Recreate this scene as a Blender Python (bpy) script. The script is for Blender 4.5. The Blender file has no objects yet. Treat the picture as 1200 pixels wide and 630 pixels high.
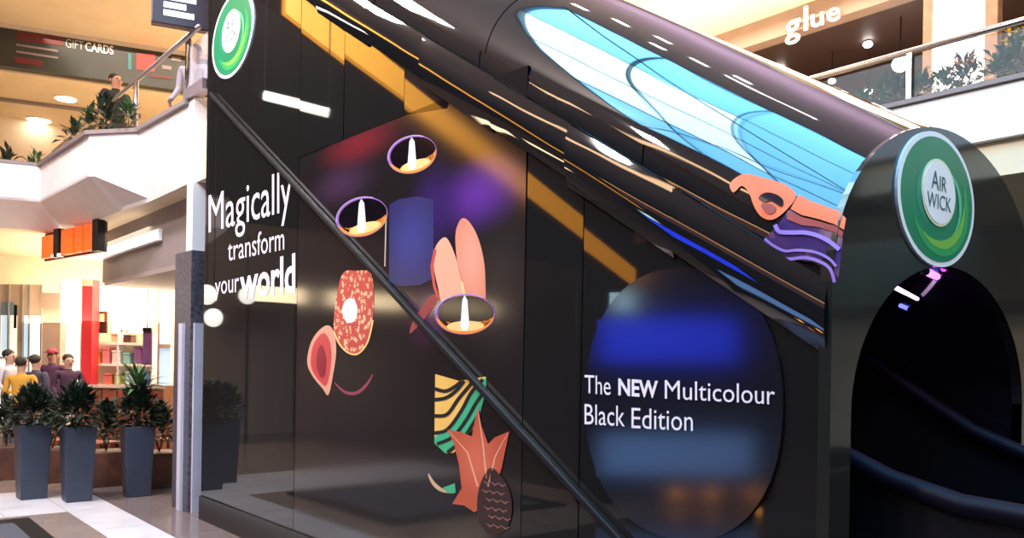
import bpy, bmesh, math, random
from mathutils import Vector, Matrix
random.seed(7)
SC = bpy.context.scene
COL = SC.collection
pi = math.pi

# ---------------------------------------------------------------- camera
FPX, PX, PY, EYE, ROLL, YAW = 960.0, 600.0, 424.0, 1.6, math.radians(0.9), math.radians(49.84)
CAM = Vector((1.57, -2.90, EYE))
_R = Vector((math.cos(ROLL), 0, math.sin(ROLL))); _U = Vector((-math.sin(ROLL), 0, math.cos(ROLL))); _F = Vector((0, 1, 0))
_Z = Matrix.Rotation(YAW, 3, 'Z')
RIGHT, UP, FWD = _Z @ _R, _Z @ _U, _Z @ _F
cd = bpy.data.cameras.new('camera'); cam = bpy.data.objects.new('camera', cd); COL.objects.link(cam)
m3 = Matrix((RIGHT, UP, -FWD)).transposed()
cam.matrix_world = Matrix.Translation(CAM) @ m3.to_4x4()
cd.sensor_width = 36; cd.lens = FPX / 1200 * 36; cd.shift_y = (PY - 315) / 1200; cd.clip_end = 200
SC.camera = cam

# ---------------------------------------------------------------- world and exposure
wd = bpy.data.worlds.new('world'); SC.world = wd; wd.use_nodes = True
wd.node_tree.nodes['Background'].inputs[0].default_value = (1.0, .93, .86, 1)
wd.node_tree.nodes['Background'].inputs[1].default_value = .10
SC.view_settings.view_transform = 'Standard'; SC.view_settings.look = 'None'
SC.view_settings.exposure = 0.0; SC.view_settings.gamma = 1; SC.view_settings.use_curve_mapping = False

def area(name, loc, size, energy, color, rot=(0, 0, 0)):
    l = bpy.data.lights.new(name, 'AREA'); l.shape = 'RECTANGLE'; l.size, l.size_y = size
    l.energy = energy; l.color = color
    o = bpy.data.objects.new(name, l); o.location = loc; o.rotation_euler = rot; COL.objects.link(o); return o
WARM = (1.0, .80, .55); NEUT = (1.0, .90, .88)
area('lamp_concourse_upper', (-13.0, 2.5, 7.1), (5, 5), 420, (1.0, .82, .62))
area('lamp_concourse_lower', (-13.0, 2.2, 3.35), (6, 4), 420, (1.0, .86, .66))
area('fill_shop_ceiling', (-14.5, 2.0, 2.2), (4, 4), 330, (1.0, .82, .56), (pi, 0, 0))  # added unseen fill, throws light up onto the shop ceiling
area('lamp_gallery', (-3.6, 7.0, 6.75), (6, 1.6), 200, (1.0, .86, .70))
area('lamp_gallery_lower', (-1.5, 8.0, 3.7), (6, 2), 170, (1.0, .84, .62))
area('lamp_gallery_uplight', (-6.0, 6.8, 5.6), (5, 1.2), 150, (1.0, .82, .60), (pi, 0, 0))
area('lamp_atrium', (-7.5, -3.2, 8.6), (1.1, 1.1), 900, NEUT)
area('fill_roof_line', (-4.0, -7.2, 8.8), (9, .32), 75, (1.0, .62, .34), (math.radians(25), 0, 0))  # added unseen strip: fill for the wall, warm streak on the vault
area('fill_wall_print', (-4.2, -5.6, 8.2), (.5, .5), 650, (1.0, .93, .88), (math.radians(48), 0, 0))  # added unseen fill that brightens the printed wall
area('fill_entrance', (5.5, -.5, 6.5), (1.5, 1.5), 300, (1.0, .95, .9), (0, math.radians(50), 0))  # added unseen fill for the arch front and its badge
area('fill_roof_violet', (-3.0, 6.6, 7.3), (8, .8), 190, (.85, .66, 1.0), (pi, 0, 0))  # added violet fill, tints the roof mirrored in the tunnel ridge

# ---------------------------------------------------------------- pixel helpers
def ray(x, y): return RIGHT * ((x - PX) / FPX) + UP * ((PY - y) / FPX) + FWD
def on_y(x, y, y0=0.0):
    r = ray(x, y); return CAM + r * ((y0 - CAM.y) / r.y)
def on_x(x, y, x0=0.0):
    r = ray(x, y); return CAM + r * ((x0 - CAM.x) / r.x)
def on_z(x, y, z0=0.0):
    r = ray(x, y); return CAM + r * ((z0 - CAM.z) / r.z)
def at(x, y, d): return CAM + ray(x, y) * d
def mirror(p): return Vector((p.x, -p.y, p.z))

# ---------------------------------------------------------------- materials
MATS = {}
def mat(name, col, rough=.5, metal=0, emit=None, es=0, spec=.5, bump=None, noise=None, coat=0, alpha=1, trans=0):
    if name in MATS: return MATS[name]
    m = bpy.data.materials.new(name); m.use_nodes = True
    nt = m.node_tree; b = nt.nodes['Principled BSDF']
    b.inputs['Base Color'].default_value = (*col, 1); b.inputs['Roughness'].default_value = rough
    b.inputs['Metallic'].default_value = metal; b.inputs['Specular IOR Level'].default_value = spec
    b.inputs['Coat Weight'].default_value = coat; b.inputs['Transmission Weight'].default_value = trans
    b.inputs['Alpha'].default_value = alpha
    if emit: b.inputs['Emission Color'].default_value = (*emit, 1); b.inputs['Emission Strength'].default_value = es
    tc = nt.nodes.new('ShaderNodeTexCoord')
    if noise:   # (scale, amount): mottled colour
        n = nt.nodes.new('ShaderNodeTexNoise'); n.inputs['Scale'].default_value = noise[0]; n.inputs['Detail'].default_value = 6
        nt.links.new(tc.outputs['Object'], n.inputs['Vector'])
        r = nt.nodes.new('ShaderNodeMapRange'); r.inputs[1].default_value = .3; r.inputs[2].default_value = .7
        r.inputs[3].default_value = 1 - noise[1]; r.inputs[4].default_value = 1 + noise[1]
        nt.links.new(n.outputs['Fac'], r.inputs[0])
        v = nt.nodes.new('ShaderNodeVectorMath'); v.operation = 'SCALE'; v.inputs[0].default_value = col
        nt.links.new(r.outputs[0], v.inputs['Scale']); nt.links.new(v.outputs[0], b.inputs['Base Color'])
    if bump:    # (scale, strength, distance)
        n = nt.nodes.new('ShaderNodeTexNoise'); n.inputs['Scale'].default_value = bump[0]; n.inputs['Detail'].default_value = 1
        nt.links.new(tc.outputs['Object'], n.inputs['Vector'])
        bp = nt.nodes.new('ShaderNodeBump'); bp.inputs['Strength'].default_value = bump[1]; bp.inputs['Distance'].default_value = bump[2]
        nt.links.new(n.outputs['Fac'], bp.inputs['Height']); nt.links.new(bp.outputs[0], b.inputs['Normal'])
    MATS[name] = m; return m

def blob_mat(name, base, blobs, rough, spec=.5, coat=0, world=True):
    """printed film: soft coloured patches (cx, cz, rx, rz, colour, strength) in the plane y = 0"""
    m = bpy.data.materials.new(name); m.use_nodes = True; nt = m.node_tree; b = nt.nodes['Principled BSDF']
    b.inputs['Roughness'].default_value = rough; b.inputs['Specular IOR Level'].default_value = spec
    geo = nt.nodes.new('ShaderNodeTexCoord'); sep = nt.nodes.new('ShaderNodeSeparateXYZ'); nt.links.new(geo.outputs['Object'], sep.inputs[0])
    cur = None
    def math_(op, a, bb=None):
        n = nt.nodes.new('ShaderNodeMath'); n.operation = op
        for i, q in enumerate((a, bb)):
            if q is None: continue
            if isinstance(q, (int, float)): n.inputs[i].default_value = q
            else: nt.links.new(q, n.inputs[i])
        return n.outputs[0]
    prev = None
    for (cx, cz, rx, rz, colr, st) in blobs:
        dx = math_('DIVIDE', math_('SUBTRACT', sep.outputs[0], cx), rx)
        dz = math_('DIVIDE', math_('SUBTRACT', sep.outputs[2], cz), rz)
        d = math_('SQRT', math_('ADD', math_('MULTIPLY', dx, dx), math_('MULTIPLY', dz, dz)))
        r = nt.nodes.new('ShaderNodeMapRange'); r.interpolation_type = 'SMOOTHSTEP'
        r.inputs[1].default_value = 1; r.inputs[2].default_value = 0; r.inputs[3].default_value = 0; r.inputs[4].default_value = st
        nt.links.new(d, r.inputs[0])
        mx = nt.nodes.new('ShaderNodeMix'); mx.data_type = 'RGBA'
        nt.links.new(r.outputs[0], mx.inputs[0]); mx.inputs[7].default_value = (*colr, 1)
        if prev is None: mx.inputs[6].default_value = (*base, 1)
        else: nt.links.new(prev, mx.inputs[6])
        prev = mx.outputs[2]
    nt.links.new(prev, b.inputs['Base Color'])
    MATS[name] = m; return m

M_gloss = mat('gloss_black_film', (.012, .011, .012), .035, spec=.55, bump=(1.1, .10, .06))
M_gloss_flat = mat('gloss_black_panel', (.012, .011, .011), .03, spec=.55, bump=(.9, .02, .03))
M_vault = mat('mirror_black_vinyl', (.010, .010, .012), .03, spec=1.0, coat=.6, bump=(1.6, .16, .05))
M_arch = mat('smoke_grey_acrylic', (.018, .018, .016), .08, spec=.6)
M_dark = mat('matt_black', (.006, .006, .007), .5, spec=.2)
M_rail = mat('black_rubber', (.006, .006, .008), .5, spec=.25)
M_handrail = mat('violet_black_rubber', (.004, .003, .010), .5, spec=.12)
M_white = mat('white_print', (.92, .90, .92), .35)
M_plaster = mat('white_plaster', (.86, .80, .82), .6, noise=(6, .03))
M_soffit = mat('cream_soffit', (.80, .66, .47), .7, noise=(3, .04))
M_cream = mat('cream_wall', (.78, .66, .50), .7, noise=(2, .05))
M_taupe = mat('taupe_bulkhead', (.26, .21, .21), .6, noise=(4, .06))
M_taupe2 = mat('brown_bulkhead', (.30, .20, .15), .6, noise=(4, .06))
M_chrome = mat('brushed_steel', (.72, .68, .70), .25, 1)
M_steel_strip = mat('grey_metal_guard', (.56, .52, .62), .45, .0, noise=(3, .06))
M_kerb = mat('grey_brown_coping', (.24, .19, .19), .5)
M_glass = mat('clear_glass', (.9, .95, .95), .03, alpha=.06)
M_leaf = mat('dark_green_leaf', (.035, .085, .03), .45, noise=(9, .4))
M_leaf2 = mat('mid_green_leaf', (.07, .15, .045), .45, noise=(9, .4))
M_leafdark = mat('blackish_green_leaf', (.010, .024, .012), .55, noise=(9, .4))
M_stem = mat('brown_stem', (.10, .06, .03), .7)
M_pot = mat('slate_blue_pot', (.030, .036, .060), .45, noise=(5, .12))
M_soil = mat('dark_soil', (.02, .014, .01), .9)
M_wood = mat('brown_wood', (.30, .15, .08), .5, noise=(8, .2))
M_redwood = mat('red_brown_wood', (.24, .06, .03), .4, noise=(8, .25))
M_green = None

# ---------------------------------------------------------------- mesh helpers
class MB:
    def __init__(s): s.v = []; s.f = []
    def add(s, vs, fs):
        n = len(s.v); s.v += [tuple(q) for q in vs]; s.f += [tuple(i + n for i in f) for f in fs]; return s
    def box(s, a, b):
        x0, y0, z0 = a; x1, y1, z1 = b
        return s.add([(x0, y0, z0), (x1, y0, z0), (x1, y1, z0), (x0, y1, z0), (x0, y0, z1), (x1, y0, z1), (x1, y1, z1), (x0, y1, z1)],
                     [(3, 2, 1, 0), (4, 5, 6, 7), (0, 1, 5, 4), (1, 2, 6, 5), (2, 3, 7, 6), (3, 0, 4, 7)])
    def prism(s, poly, off):
        """closed prism: 3D polygon and an extrusion vector"""
        n = len(poly); off = Vector(off); P = [Vector(p) for p in poly]
        return s.add(P + [p + off for p in P], [tuple(range(n))[::-1], tuple(range(n, 2 * n))] + [(i, (i + 1) % n, n + (i + 1) % n, n + i) for i in range(n)])
    def tube(s, pts, r, seg=10, cap=True):
        pts = [Vector(p) for p in pts]; rs = r if isinstance(r, (list, tuple)) else [r] * len(pts); n0 = len(s.v); rings = []
        for i, p in enumerate(pts):
            t = (pts[min(i + 1, len(pts) - 1)] - pts[max(i - 1, 0)]).normalized()
            a = t.cross(Vector((0, 0, 1)) if abs(t.z) < .95 else Vector((1, 0, 0))).normalized(); b = t.cross(a)
            for k in range(seg):
                q = 2 * pi * k / seg; s.v.append(tuple(p + (a * math.cos(q) + b * math.sin(q)) * rs[i]))
        for i in range(len(pts) - 1):
            for k in range(seg):
                a0 = n0 + i * seg + k; a1 = n0 + i * seg + (k + 1) % seg
                s.f.append((a0, a1, a1 + seg, a0 + seg))
        if cap:
            s.f.append(tuple(n0 + k for k in range(seg))[::-1]); m = n0 + (len(pts) - 1) * seg; s.f.append(tuple(m + k for k in range(seg)))
        return s
    def lathe(s, prof, loc=(0, 0, 0), seg=20):
        n0 = len(s.v); L = Vector(loc)
        for (r, z) in prof:
            for k in range(seg):
                a = 2 * pi * k / seg; s.v.append((L.x + r * math.cos(a), L.y + r * math.sin(a), L.z + z))
        for i in range(len(prof) - 1):
            for k in range(seg):
                a0 = n0 + i * seg + k; a1 = n0 + i * seg + (k + 1) % seg; s.f.append((a0, a1, a1 + seg, a0 + seg))
        s.f.append(tuple(n0 + k for k in range(seg))[::-1]); m = n0 + (len(prof) - 1) * seg; s.f.append(tuple(m + k for k in range(seg)))
        return s
    def ball(s, c, r, seg=12, rings=8):
        rx, ry, rz = r if isinstance(r, (list, tuple)) else (r, r, r); c = Vector(c); n0 = len(s.v)
        s.v.append((c.x, c.y, c.z - rz))
        for i in range(1, rings):
            t = -pi / 2 + pi * i / rings
            for k in range(seg):
                a = 2 * pi * k / seg; s.v.append((c.x + rx * math.cos(t) * math.cos(a), c.y + ry * math.cos(t) * math.sin(a), c.z + rz * math.sin(t)))
        s.v.append((c.x, c.y, c.z + rz)); top = len(s.v) - 1
        for k in range(seg): s.f.append((n0, n0 + 1 + (k + 1) % seg, n0 + 1 + k)); s.f.append((top, top - seg + k, top - seg + (k + 1) % seg))
        for i in range(rings - 2):
            for k in range(seg):
                a0 = n0 + 1 + i * seg + k; a1 = n0 + 1 + i * seg + (k + 1) % seg; s.f.append((a0, a1, a1 + seg, a0 + seg))
        return s
    def obj(s, name, m, parent=None, smooth=False, bevel=0, world=True):
        me = bpy.data.meshes.new(name); me.from_pydata(s.v, [], s.f); me.update()
        bm = bmesh.new(); bm.from_mesh(me); bmesh.ops.recalc_face_normals(bm, faces=bm.faces); bm.to_mesh(me); bm.free()
        if m: me.materials.append(m)
        if smooth:
            for p in me.polygons: p.use_smooth = True
        o = bpy.data.objects.new(name, me); COL.objects.link(o)
        if parent: put(o, parent)
        if bevel:
            b = o.modifiers.new('bevel', 'BEVEL'); b.width = bevel; b.segments = 2; b.limit_method = 'ANGLE'
        return o
def put(o, parent):
    """child of parent; its mesh stays where its world coordinates say"""
    o.parent = parent; o.matrix_parent_inverse = wmat(parent).inverted()
def wmat(o):
    m = o.matrix_basis.copy()
    return (wmat(o.parent) @ o.matrix_parent_inverse @ m) if o.parent else m
def tag(o, label=None, cat=None, group=None, kind=None):
    if label: o['label'] = label
    if cat: o['category'] = cat
    if group: o['group'] = group
    if kind: o['kind'] = kind
    return o
def thing(name, label, cat, loc=(0, 0, 0), group=None, rz=0):
    o = bpy.data.objects.new(name, None); o.location = loc; o.rotation_euler.z = rz; COL.objects.link(o); o.empty_display_size = .1
    return tag(o, label, cat, group)
def struct(o): o['kind'] = 'structure'; return o
def copy_tree(o, parent=None):
    c = o.copy(); COL.objects.link(c)
    if parent: c.parent = parent
    for ch in [q for q in bpy.data.objects if q.parent == o]: copy_tree(ch, c)
    return c

def text_geo(s, bold=0.0):
    cu = bpy.data.curves.new('t', 'FONT'); cu.body = s; cu.offset = bold; cu.resolution_u = 3
    o = bpy.data.objects.new('t', cu); COL.objects.link(o)
    dg = bpy.context.evaluated_depsgraph_get(); dg.update(); me = bpy.data.meshes.new_from_object(o.evaluated_get(dg))
    vs = [tuple(v.co) for v in me.vertices]; fs = [tuple(p.vertices) for p in me.polygons]
    bpy.data.objects.remove(o); bpy.data.curves.remove(cu); bpy.data.meshes.remove(me)
    x0 = min(v[0] for v in vs); x1 = max(v[0] for v in vs); y0 = min(v[1] for v in vs); y1 = max(v[1] for v in vs)
    return [((v[0] - x0) / (x1 - x0), (v[1] - y0) / (y1 - y0)) for v in vs], fs
def text_on(s, quad, surf, m, parent, name='lettering', bold=0.0, depth=None, smooth=False):
    """quad: 4 corners (TL, TR, BR, BL) of the lettering's box, mapped by surf(a, b)"""
    uv, fs = text_geo(s, bold); TL, TR, BR, BL = [Vector(q) for q in quad]
    vs = []
    for (u, v) in uv:
        q = (BL * (1 - u) + BR * u) * (1 - v) + (TL * (1 - u) + TR * u) * v; vs.append(surf(q))
    mb = MB(); mb.add(vs, fs)
    if depth: # solid letters
        n = len(vs); d = Vector(depth); mb = MB(); ed = {}
        for f in fs:
            for i in range(len(f)):
                k = tuple(sorted((f[i], f[(i + 1) % len(f)]))); ed[k] = ed.get(k, 0) + 1
        mb.add(list(vs) + [Vector(q) + d for q in vs], [f for f in fs] + [tuple(i + n for i in f[::-1]) for f in fs] + [(a, b, b + n, a + n) for (a, b), c in ed.items() if c == 1])
    return mb.obj(name, m, parent, smooth)
def flat_poly(pts, surf, m, parent, name, thick=None, fan=True):
    c = sum((Vector(p) for p in pts), Vector((0, 0))) / len(pts)
    return MB().add([surf(p) for p in pts], [tuple(range(len(pts)))]).obj(name, m, parent)
def ribbon(pts, w, surf, m, parent, name):
    P = [Vector(p) for p in pts]; L = []; Rr = []
    for i, p in enumerate(P):
        t = (P[min(i + 1, len(P) - 1)] - P[max(i - 1, 0)]).normalized(); n = Vector((-t.y, t.x)); ww = w[i] if isinstance(w, (list, tuple)) else w
        L.append(surf(p + n * ww / 2)); Rr.append(surf(p - n * ww / 2))
    k = len(P); return MB().add(L + Rr, [(i, i + 1, k + i + 1, k + i) for i in range(k - 1)]).obj(name, m, parent)
def ell(cx, cy, rx, ry, a=0, n=28):
    return [(cx + rx * math.cos(t) * math.cos(a) - ry * math.sin(t) * math.sin(a), cy + rx * math.cos(t) * math.sin(a) + ry * math.sin(t) * math.cos(a)) for t in [2 * pi * i / n for i in range(n)]]
def spline(pts, n=6, closed=True):
    P = [Vector(p) for p in pts]; out = []; N = len(P)
    for i in range(N if closed else N - 1):
        g = lambda k: P[k % N] if closed else P[max(0, min(N - 1, k))]
        a, b, c, d = g(i - 1), g(i), g(i + 1), g(i + 2)
        for j in range(n):
            t = j / n; out.append(.5 * (2 * b + (c - a) * t + (2 * a - 5 * b + 4 * c - d) * t * t + (3 * b - a - 3 * c + d) * t ** 3))
    if not closed: out.append(P[-1])
    return out

# ================================================================ STRUCTURE
TW, TC, SPR, RISE, SLOPE = 2.12, 1.06, 1.92, .74, .63      # tunnel: width, centre, spring height, rise, pitch
XL = -6.62                                                # upper end of the side wall

def tile_mat(name, col, rough): return mat(name, col, rough, noise=(2.2, .12), bump=(40, .02, .002))
M_tile_b = tile_mat('brown_stone_tile', (.26, .19, .16), .14)
M_tile_w = tile_mat('white_stone_tile', (.66, .61, .64), .12)
M_tile_g = tile_mat('grey_brown_tile', (.17, .125, .12), .16)
M_floor = mat('polished_floor', (.06, .045, .042), .16, noise=(1.2, .15))
floor = struct(MB().box((-32, -22, -.3), (14, 16, -.006)).obj('floor', M_floor))
def band(x, y):
    if -.95 <= y <= -.48 and x > -9.4: return M_tile_w
    if -9.4 <= x <= -7.75 and y < -.48: return M_tile_w
    return M_tile_g if y > -.48 else M_tile_b
ys = [-4.4, -3.8, -3.2, -2.6, -2.0, -1.5, -.95, -.48, 0.0, .6, 1.2, 1.8]
xs = [-13.2, -12.6, -12.0, -11.4, -10.8, -10.2, -9.4, -8.85, -8.3, -7.75, -7.2, -6.62, -6.0, -5.4, -4.8, -4.2]
for i in range(len(xs) - 1):
    for j in range(len(ys) - 1):
        if xs[i] >= -6.7 and ys[j] >= 0: continue
        g = .003
        MB().box((xs[i] + g, ys[j] + g, -.006), (xs[i + 1] - g, ys[j + 1] - g, 0)).obj('floor_tile', band((xs[i] + xs[i + 1]) / 2, (ys[j] + ys[j + 1]) / 2), floor)

# ---- left upper slab with zig-zag edge
plan = [(-12.9, -2.6), (-12.31, -.43), (-9.88, -.33), (-9.31, .11), (-7.71, .19)]
ZT, ZM, ZB = 4.40, 3.87, 3.52
wl = struct(tag(bpy.data.objects.new('wall_left', None), kind='structure')); COL.objects.link(wl)
def inset(p, d):  # back from the edge
    return (p[0] + d * .2, p[1] + d)
ins = [(-13.45, -2.3), (-12.75, .02), (-10.1, .12), (-9.15, .20), (-7.71, .23)]
for i in range(4):
    a, b = plan[i], plan[i + 1]; ia, ib = ins[i], ins[i + 1]
    d = (Vector((b[1] - a[1], a[0] - b[0], 0))).normalized() * -.12
    zb = ZM if i < 3 else ZB
    MB().add([(a[0], a[1], ZT), (b[0], b[1], ZT), (b[0], b[1], zb), (a[0], a[1], zb if i < 3 else ZM)] + [(a[0] + d.x, a[1] + d.y, ZT), (b[0] + d.x, b[1] + d.y, ZT), (b[0] + d.x, b[1] + d.y, zb), (a[0] + d.x, a[1] + d.y, zb if i < 3 else ZM)],
             [(0, 1, 2, 3), (7, 6, 5, 4), (0, 4, 5, 1), (1, 5, 6, 2), (2, 6, 7, 3), (3, 7, 4, 0)]).obj('fascia_panel', M_plaster, wl)
    if i < 3:
        e = [(a[0], a[1], ZM), (b[0], b[1], ZM), (ib[0], ib[1], ZB), (ia[0], ia[1], ZB)]
        MB().prism(e, (0, 0, .04)).obj('chamfer_panel', M_plaster, wl)
    else:
        MB().prism([(a[0], a[1], ZM), (b[0], b[1], ZB), (ia[0], ia[1], ZB)], (0, .02, 0)).obj('chamfer_panel', M_plaster, wl)
    k = .05
    MB().prism([(a[0], a[1] - k, ZT), (b[0], b[1] - k, ZT), (b[0], b[1] + .30, ZT), (a[0], a[1] + .30, ZT)], (0, 0, .05)).obj('coping', M_kerb, wl)
fl = [(-30, -2.3), (-13.45, -2.3), (-12.75, .02), (-10.1, .12), (-9.15, .2), (-7.71, .23), (-6.62, .23), (-6.62, 6.0), (3, 6.0), (3, 15), (-30, 15)]
struct(MB().prism([(x, y, 3.52) for x, y in fl], (0, 0, .62)).obj('floor_upper', M_soffit))
struct(MB().box((-7.74, .19, 2.70), (-7.55, .42, 4.44)).obj('trim_1', mat('white_paint', (.90, .86, .90), .5)))
# recessed bulkhead under the slab
bh = struct(MB().box((-12.4, .46, 2.74), (-7.52, 2.4, 3.52)).obj('wall_bulkhead', M_taupe))
MB().box((-7.86, .445, 2.92), (-7.85, .46, 3.5)).obj('joint_strip', M_steel_strip, bh)
MB().box((-7.86, .445, 2.99), (-7.52, .46, 3.0)).obj('joint_strip', M_steel_strip, bh)
MB().box((-12.2, .44, 2.68), (-7.52, 2.2, 2.74)).obj('soffit_panel', mat('mauve_soffit', (.34, .27, .27), .6), bh)
# column
colm = struct(MB().box((-7.5, .0, 0), (-7.0, .36, 2.70)).obj('column', mat('dark_mosaic_stone', (.075, .065, .085), .4, noise=(26, .7))))
MB().box((-7.27, -.03, 0), (-7.16, .0, 1.95)).obj('metal_guard', M_steel_strip, colm)
MB().box((-7.0, .03, 0), (-6.96, .34, 1.95)).obj('metal_guard', M_steel_strip, colm)
# back and side shells of the concourse
struct(MB().box((-17.4, -3.0, 0), (-17.1, 7, 3.52)).obj('wall_shop_back', M_cream))
struct(MB().box((-17.1, 4.5, 0), (-7.5, 4.7, 3.52)).obj('wall_shop_side', M_cream))
struct(MB().box((-24, -1.6, 7.25), (-9.0, 9.0, 7.45)).obj('ceiling_upper', M_soffit))
struct(MB().box((-18.4, -3.0, 4.14), (-18.1, 9.0, 7.25)).obj('wall_upper_back', M_cream))
struct(MB().box((-18.1, 5.2, 4.14), (-6.62, 5.4, 7.25)).obj('wall_upper_side', M_cream))
# atrium roof with skylight opening x -4..1.4, y -4.6..2.8
SK = (-4.1, 4.9, -4.9, 2.4)
M_roof = mat('roof_paint', (.55, .48, .46), .8)
rf = struct(MB().box((-24, -20, 9.0), (SK[0], 15, 9.2)).obj('ceiling_atrium', M_roof))
MB().box((SK[1], -20, 9.0), (14, 15, 9.2)).obj('roof_panel', M_roof, rf)
MB().box((SK[0], -20, 9.0), (SK[1], SK[2], 9.2)).obj('roof_panel', M_roof, rf)
MB().box((SK[0], SK[3], 9.0), (SK[1], 15, 9.2)).obj('roof_panel', M_roof, rf)
M_sky = mat('daylit_pane', (.5, .8, 1), .3, emit=(.16, .58, 1.0), es=9)
M_sky2 = mat('daylit_pane_bright', (.7, .9, 1), .3, emit=(.50, .84, 1.0), es=13)
sk = struct(tag(bpy.data.objects.new('window_1', None), kind='structure')); COL.objects.link(sk)
nx, ny = 6, 4
for i in range(nx):
    for j in range(ny):
        xa = SK[0] + (SK[1] - SK[0]) * i / nx; xb = SK[0] + (SK[1] - SK[0]) * (i + 1) / nx; ya = SK[2] + (SK[3] - SK[2]) * j / ny; yb = SK[2] + (SK[3] - SK[2]) * (j + 1) / ny
        MB().box((xa + .03, ya + .03, 9.1), (xb - .03, yb - .03, 9.12)).obj('pane', M_sky2 if i < 2 and j in (1, 2) else M_sky, sk)
M_mull = mat('dark_mullion', (.03, .05, .07), .5)
for i in range(nx + 1):
    x = SK[0] + (SK[1] - SK[0]) * i / nx; MB().box((x - .015, SK[2], 8.95), (x + .015, SK[3], 9.1)).obj('mullion', M_mull, sk)
for j in range(ny + 1):
    y = SK[2] + (SK[3] - SK[2]) * j / ny; MB().box((SK[0], y - .015, 8.97), (SK[1], y + .015, 9.09)).obj('mullion', M_mull, sk)
MB().tube([(SK[0], SK[2], 8.9), (SK[1], SK[3], 8.9)], .035, 6).obj('tie_rod', M_mull, sk)
MB().tube([(SK[0], SK[3], 8.9), (SK[1], SK[2], 8.9)], .035, 6).obj('tie_rod', M_mull, sk)
# far shell on the camera's side (seen only mirrored in the black film)
M_far = mat('dim_mall_wall', (.045, .035, .035), .8)
struct(MB().box((-30, -19.2, 0), (14, -19, 9)).obj('wall_near', M_far))
struct(MB().box((12, -19, 0), (12.2, 15, 9)).obj('wall_right', M_far))
struct(MB().box((-24.2, -19, 0), (-24, 15, 9)).obj('wall_far_left', M_far))

# ---- right: gallery across the atrium
GY = 5.9
gal = struct(MB().box((-6.6, GY, 3.87), (6, GY + .15, 4.40)).obj('wall_gallery', mat('white_gallery_fascia', (.88, .84, .84), .6)))
MB().box((-6.6, GY - .05, 4.40), (6, GY + .3, 4.45)).obj('coping', M_kerb, gal)
struct(MB().box((-6.6, 9.4, 0), (8, 9.6, 3.52)).obj('wall_gallery_lower', M_cream))
MB().box((-6.6, 9.36, 2.35), (8, 9.4, 2.55)).obj('trim_rail', M_taupe2, bpy.data.objects['wall_gallery_lower'])
struct(MB().box((-12, GY, 6.88), (8, 8.0, 7.05)).obj('ceiling_gallery', M_soffit))
gb = struct(MB().box((-12, 8.0, 6.53), (8, 8.25, 6.88)).obj('wall_gallery_bulkhead', M_taupe2))
struct(MB().box((-12, 10.4, 4.14), (8, 10.6, 6.88)).obj('wall_gallery_shop', mat('dark_brown_shopwall', (.075, .035, .03), .6, noise=(3, .2))))
struct(MB().box((-12, 8.25, 6.6), (8, 10.4, 6.7)).obj('ceiling_gallery_shop', mat('dark_shop_ceiling', (.06, .03, .025), .6)))

# ================================================================ ESCALATOR TUNNEL
T = thing('escalator_tunnel', 'long glossy black arched promotional tunnel climbing from lower right to upper left', 'tunnel')
def zsp(x): return SPR - SLOPE * x
def prof(y): return RISE * math.sqrt(max(0, 1 - ((y - TC) / TC) ** 2))
def wsurf(off): return lambda p: on_y(p[0], p[1], -off * .45 if off < .0155 else -off)
# flat side cladding: glossy sheets, each hung a hair off true
def sheet(name, poly, m, tilt=(0, 0), y0=0.0, th=.02):
    cx = sum(p[0] for p in poly) / len(poly); cz = sum(p[1] for p in poly) / len(poly)
    return MB().prism([(x, y0 + tilt[0] * (x - cx) + tilt[1] * (z - cz), z) for x, z in poly], (0, th, 0)).obj(name, m, T)
PB = .23
def top_poly(xa, xb, z0=None):
    return [(xa, z0), (xb, z0), (xb, zsp(xb)), (xa, zsp(xa))]
g = .004
XS, XP = -1.77, -4.54
left = sheet('cladding_sheet', [(XL, PB), (XP - g, PB), (XP - g, zsp(XP)), (XL, zsp(XL))], M_gloss_flat)
for xa, xb, tl in [(XP, -3.82, (.004, .003)), (-3.82, -3.0, (-.005, -.004)), (-3.0, XS, (.004, -.003))]:
    sheet('cladding_sheet', top_poly(xa + g, xb - g, 3.205), M_gloss_flat, tl)
for xa, xb, tl in [(XS, -1.33, (-.006, .004)), (-1.33, -.62, (.005, .003)), (-.62, 0, (-.003, -.004))]:
    sheet('cladding_sheet', top_poly(xa + g, xb - g, PB), M_gloss_flat, tl)
# printed satin graphic panel
def W(x, y): q = on_y(x, y); return (q.x, q.z)
def blob(px, py, rx, ry, col, st):
    c = W(px, py); a = W(px - rx, py); b = W(px + rx, py); t = W(px, py - ry); d = W(px, py + ry)
    return (c[0], c[1], (b[0] - a[0]) / 2, (t[1] - d[1]) / 2, col, st)
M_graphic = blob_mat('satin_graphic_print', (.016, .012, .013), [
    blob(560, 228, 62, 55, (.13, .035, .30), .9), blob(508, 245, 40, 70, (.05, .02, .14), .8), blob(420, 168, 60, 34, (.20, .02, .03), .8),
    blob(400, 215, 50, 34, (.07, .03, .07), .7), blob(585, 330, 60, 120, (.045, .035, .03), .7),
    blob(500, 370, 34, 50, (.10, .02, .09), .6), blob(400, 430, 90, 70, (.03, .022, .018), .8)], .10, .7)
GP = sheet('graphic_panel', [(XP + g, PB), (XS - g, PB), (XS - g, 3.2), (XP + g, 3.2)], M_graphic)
tag(GP, 'satin black printed panel with candles, petals, fig and leaf artwork')
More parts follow.
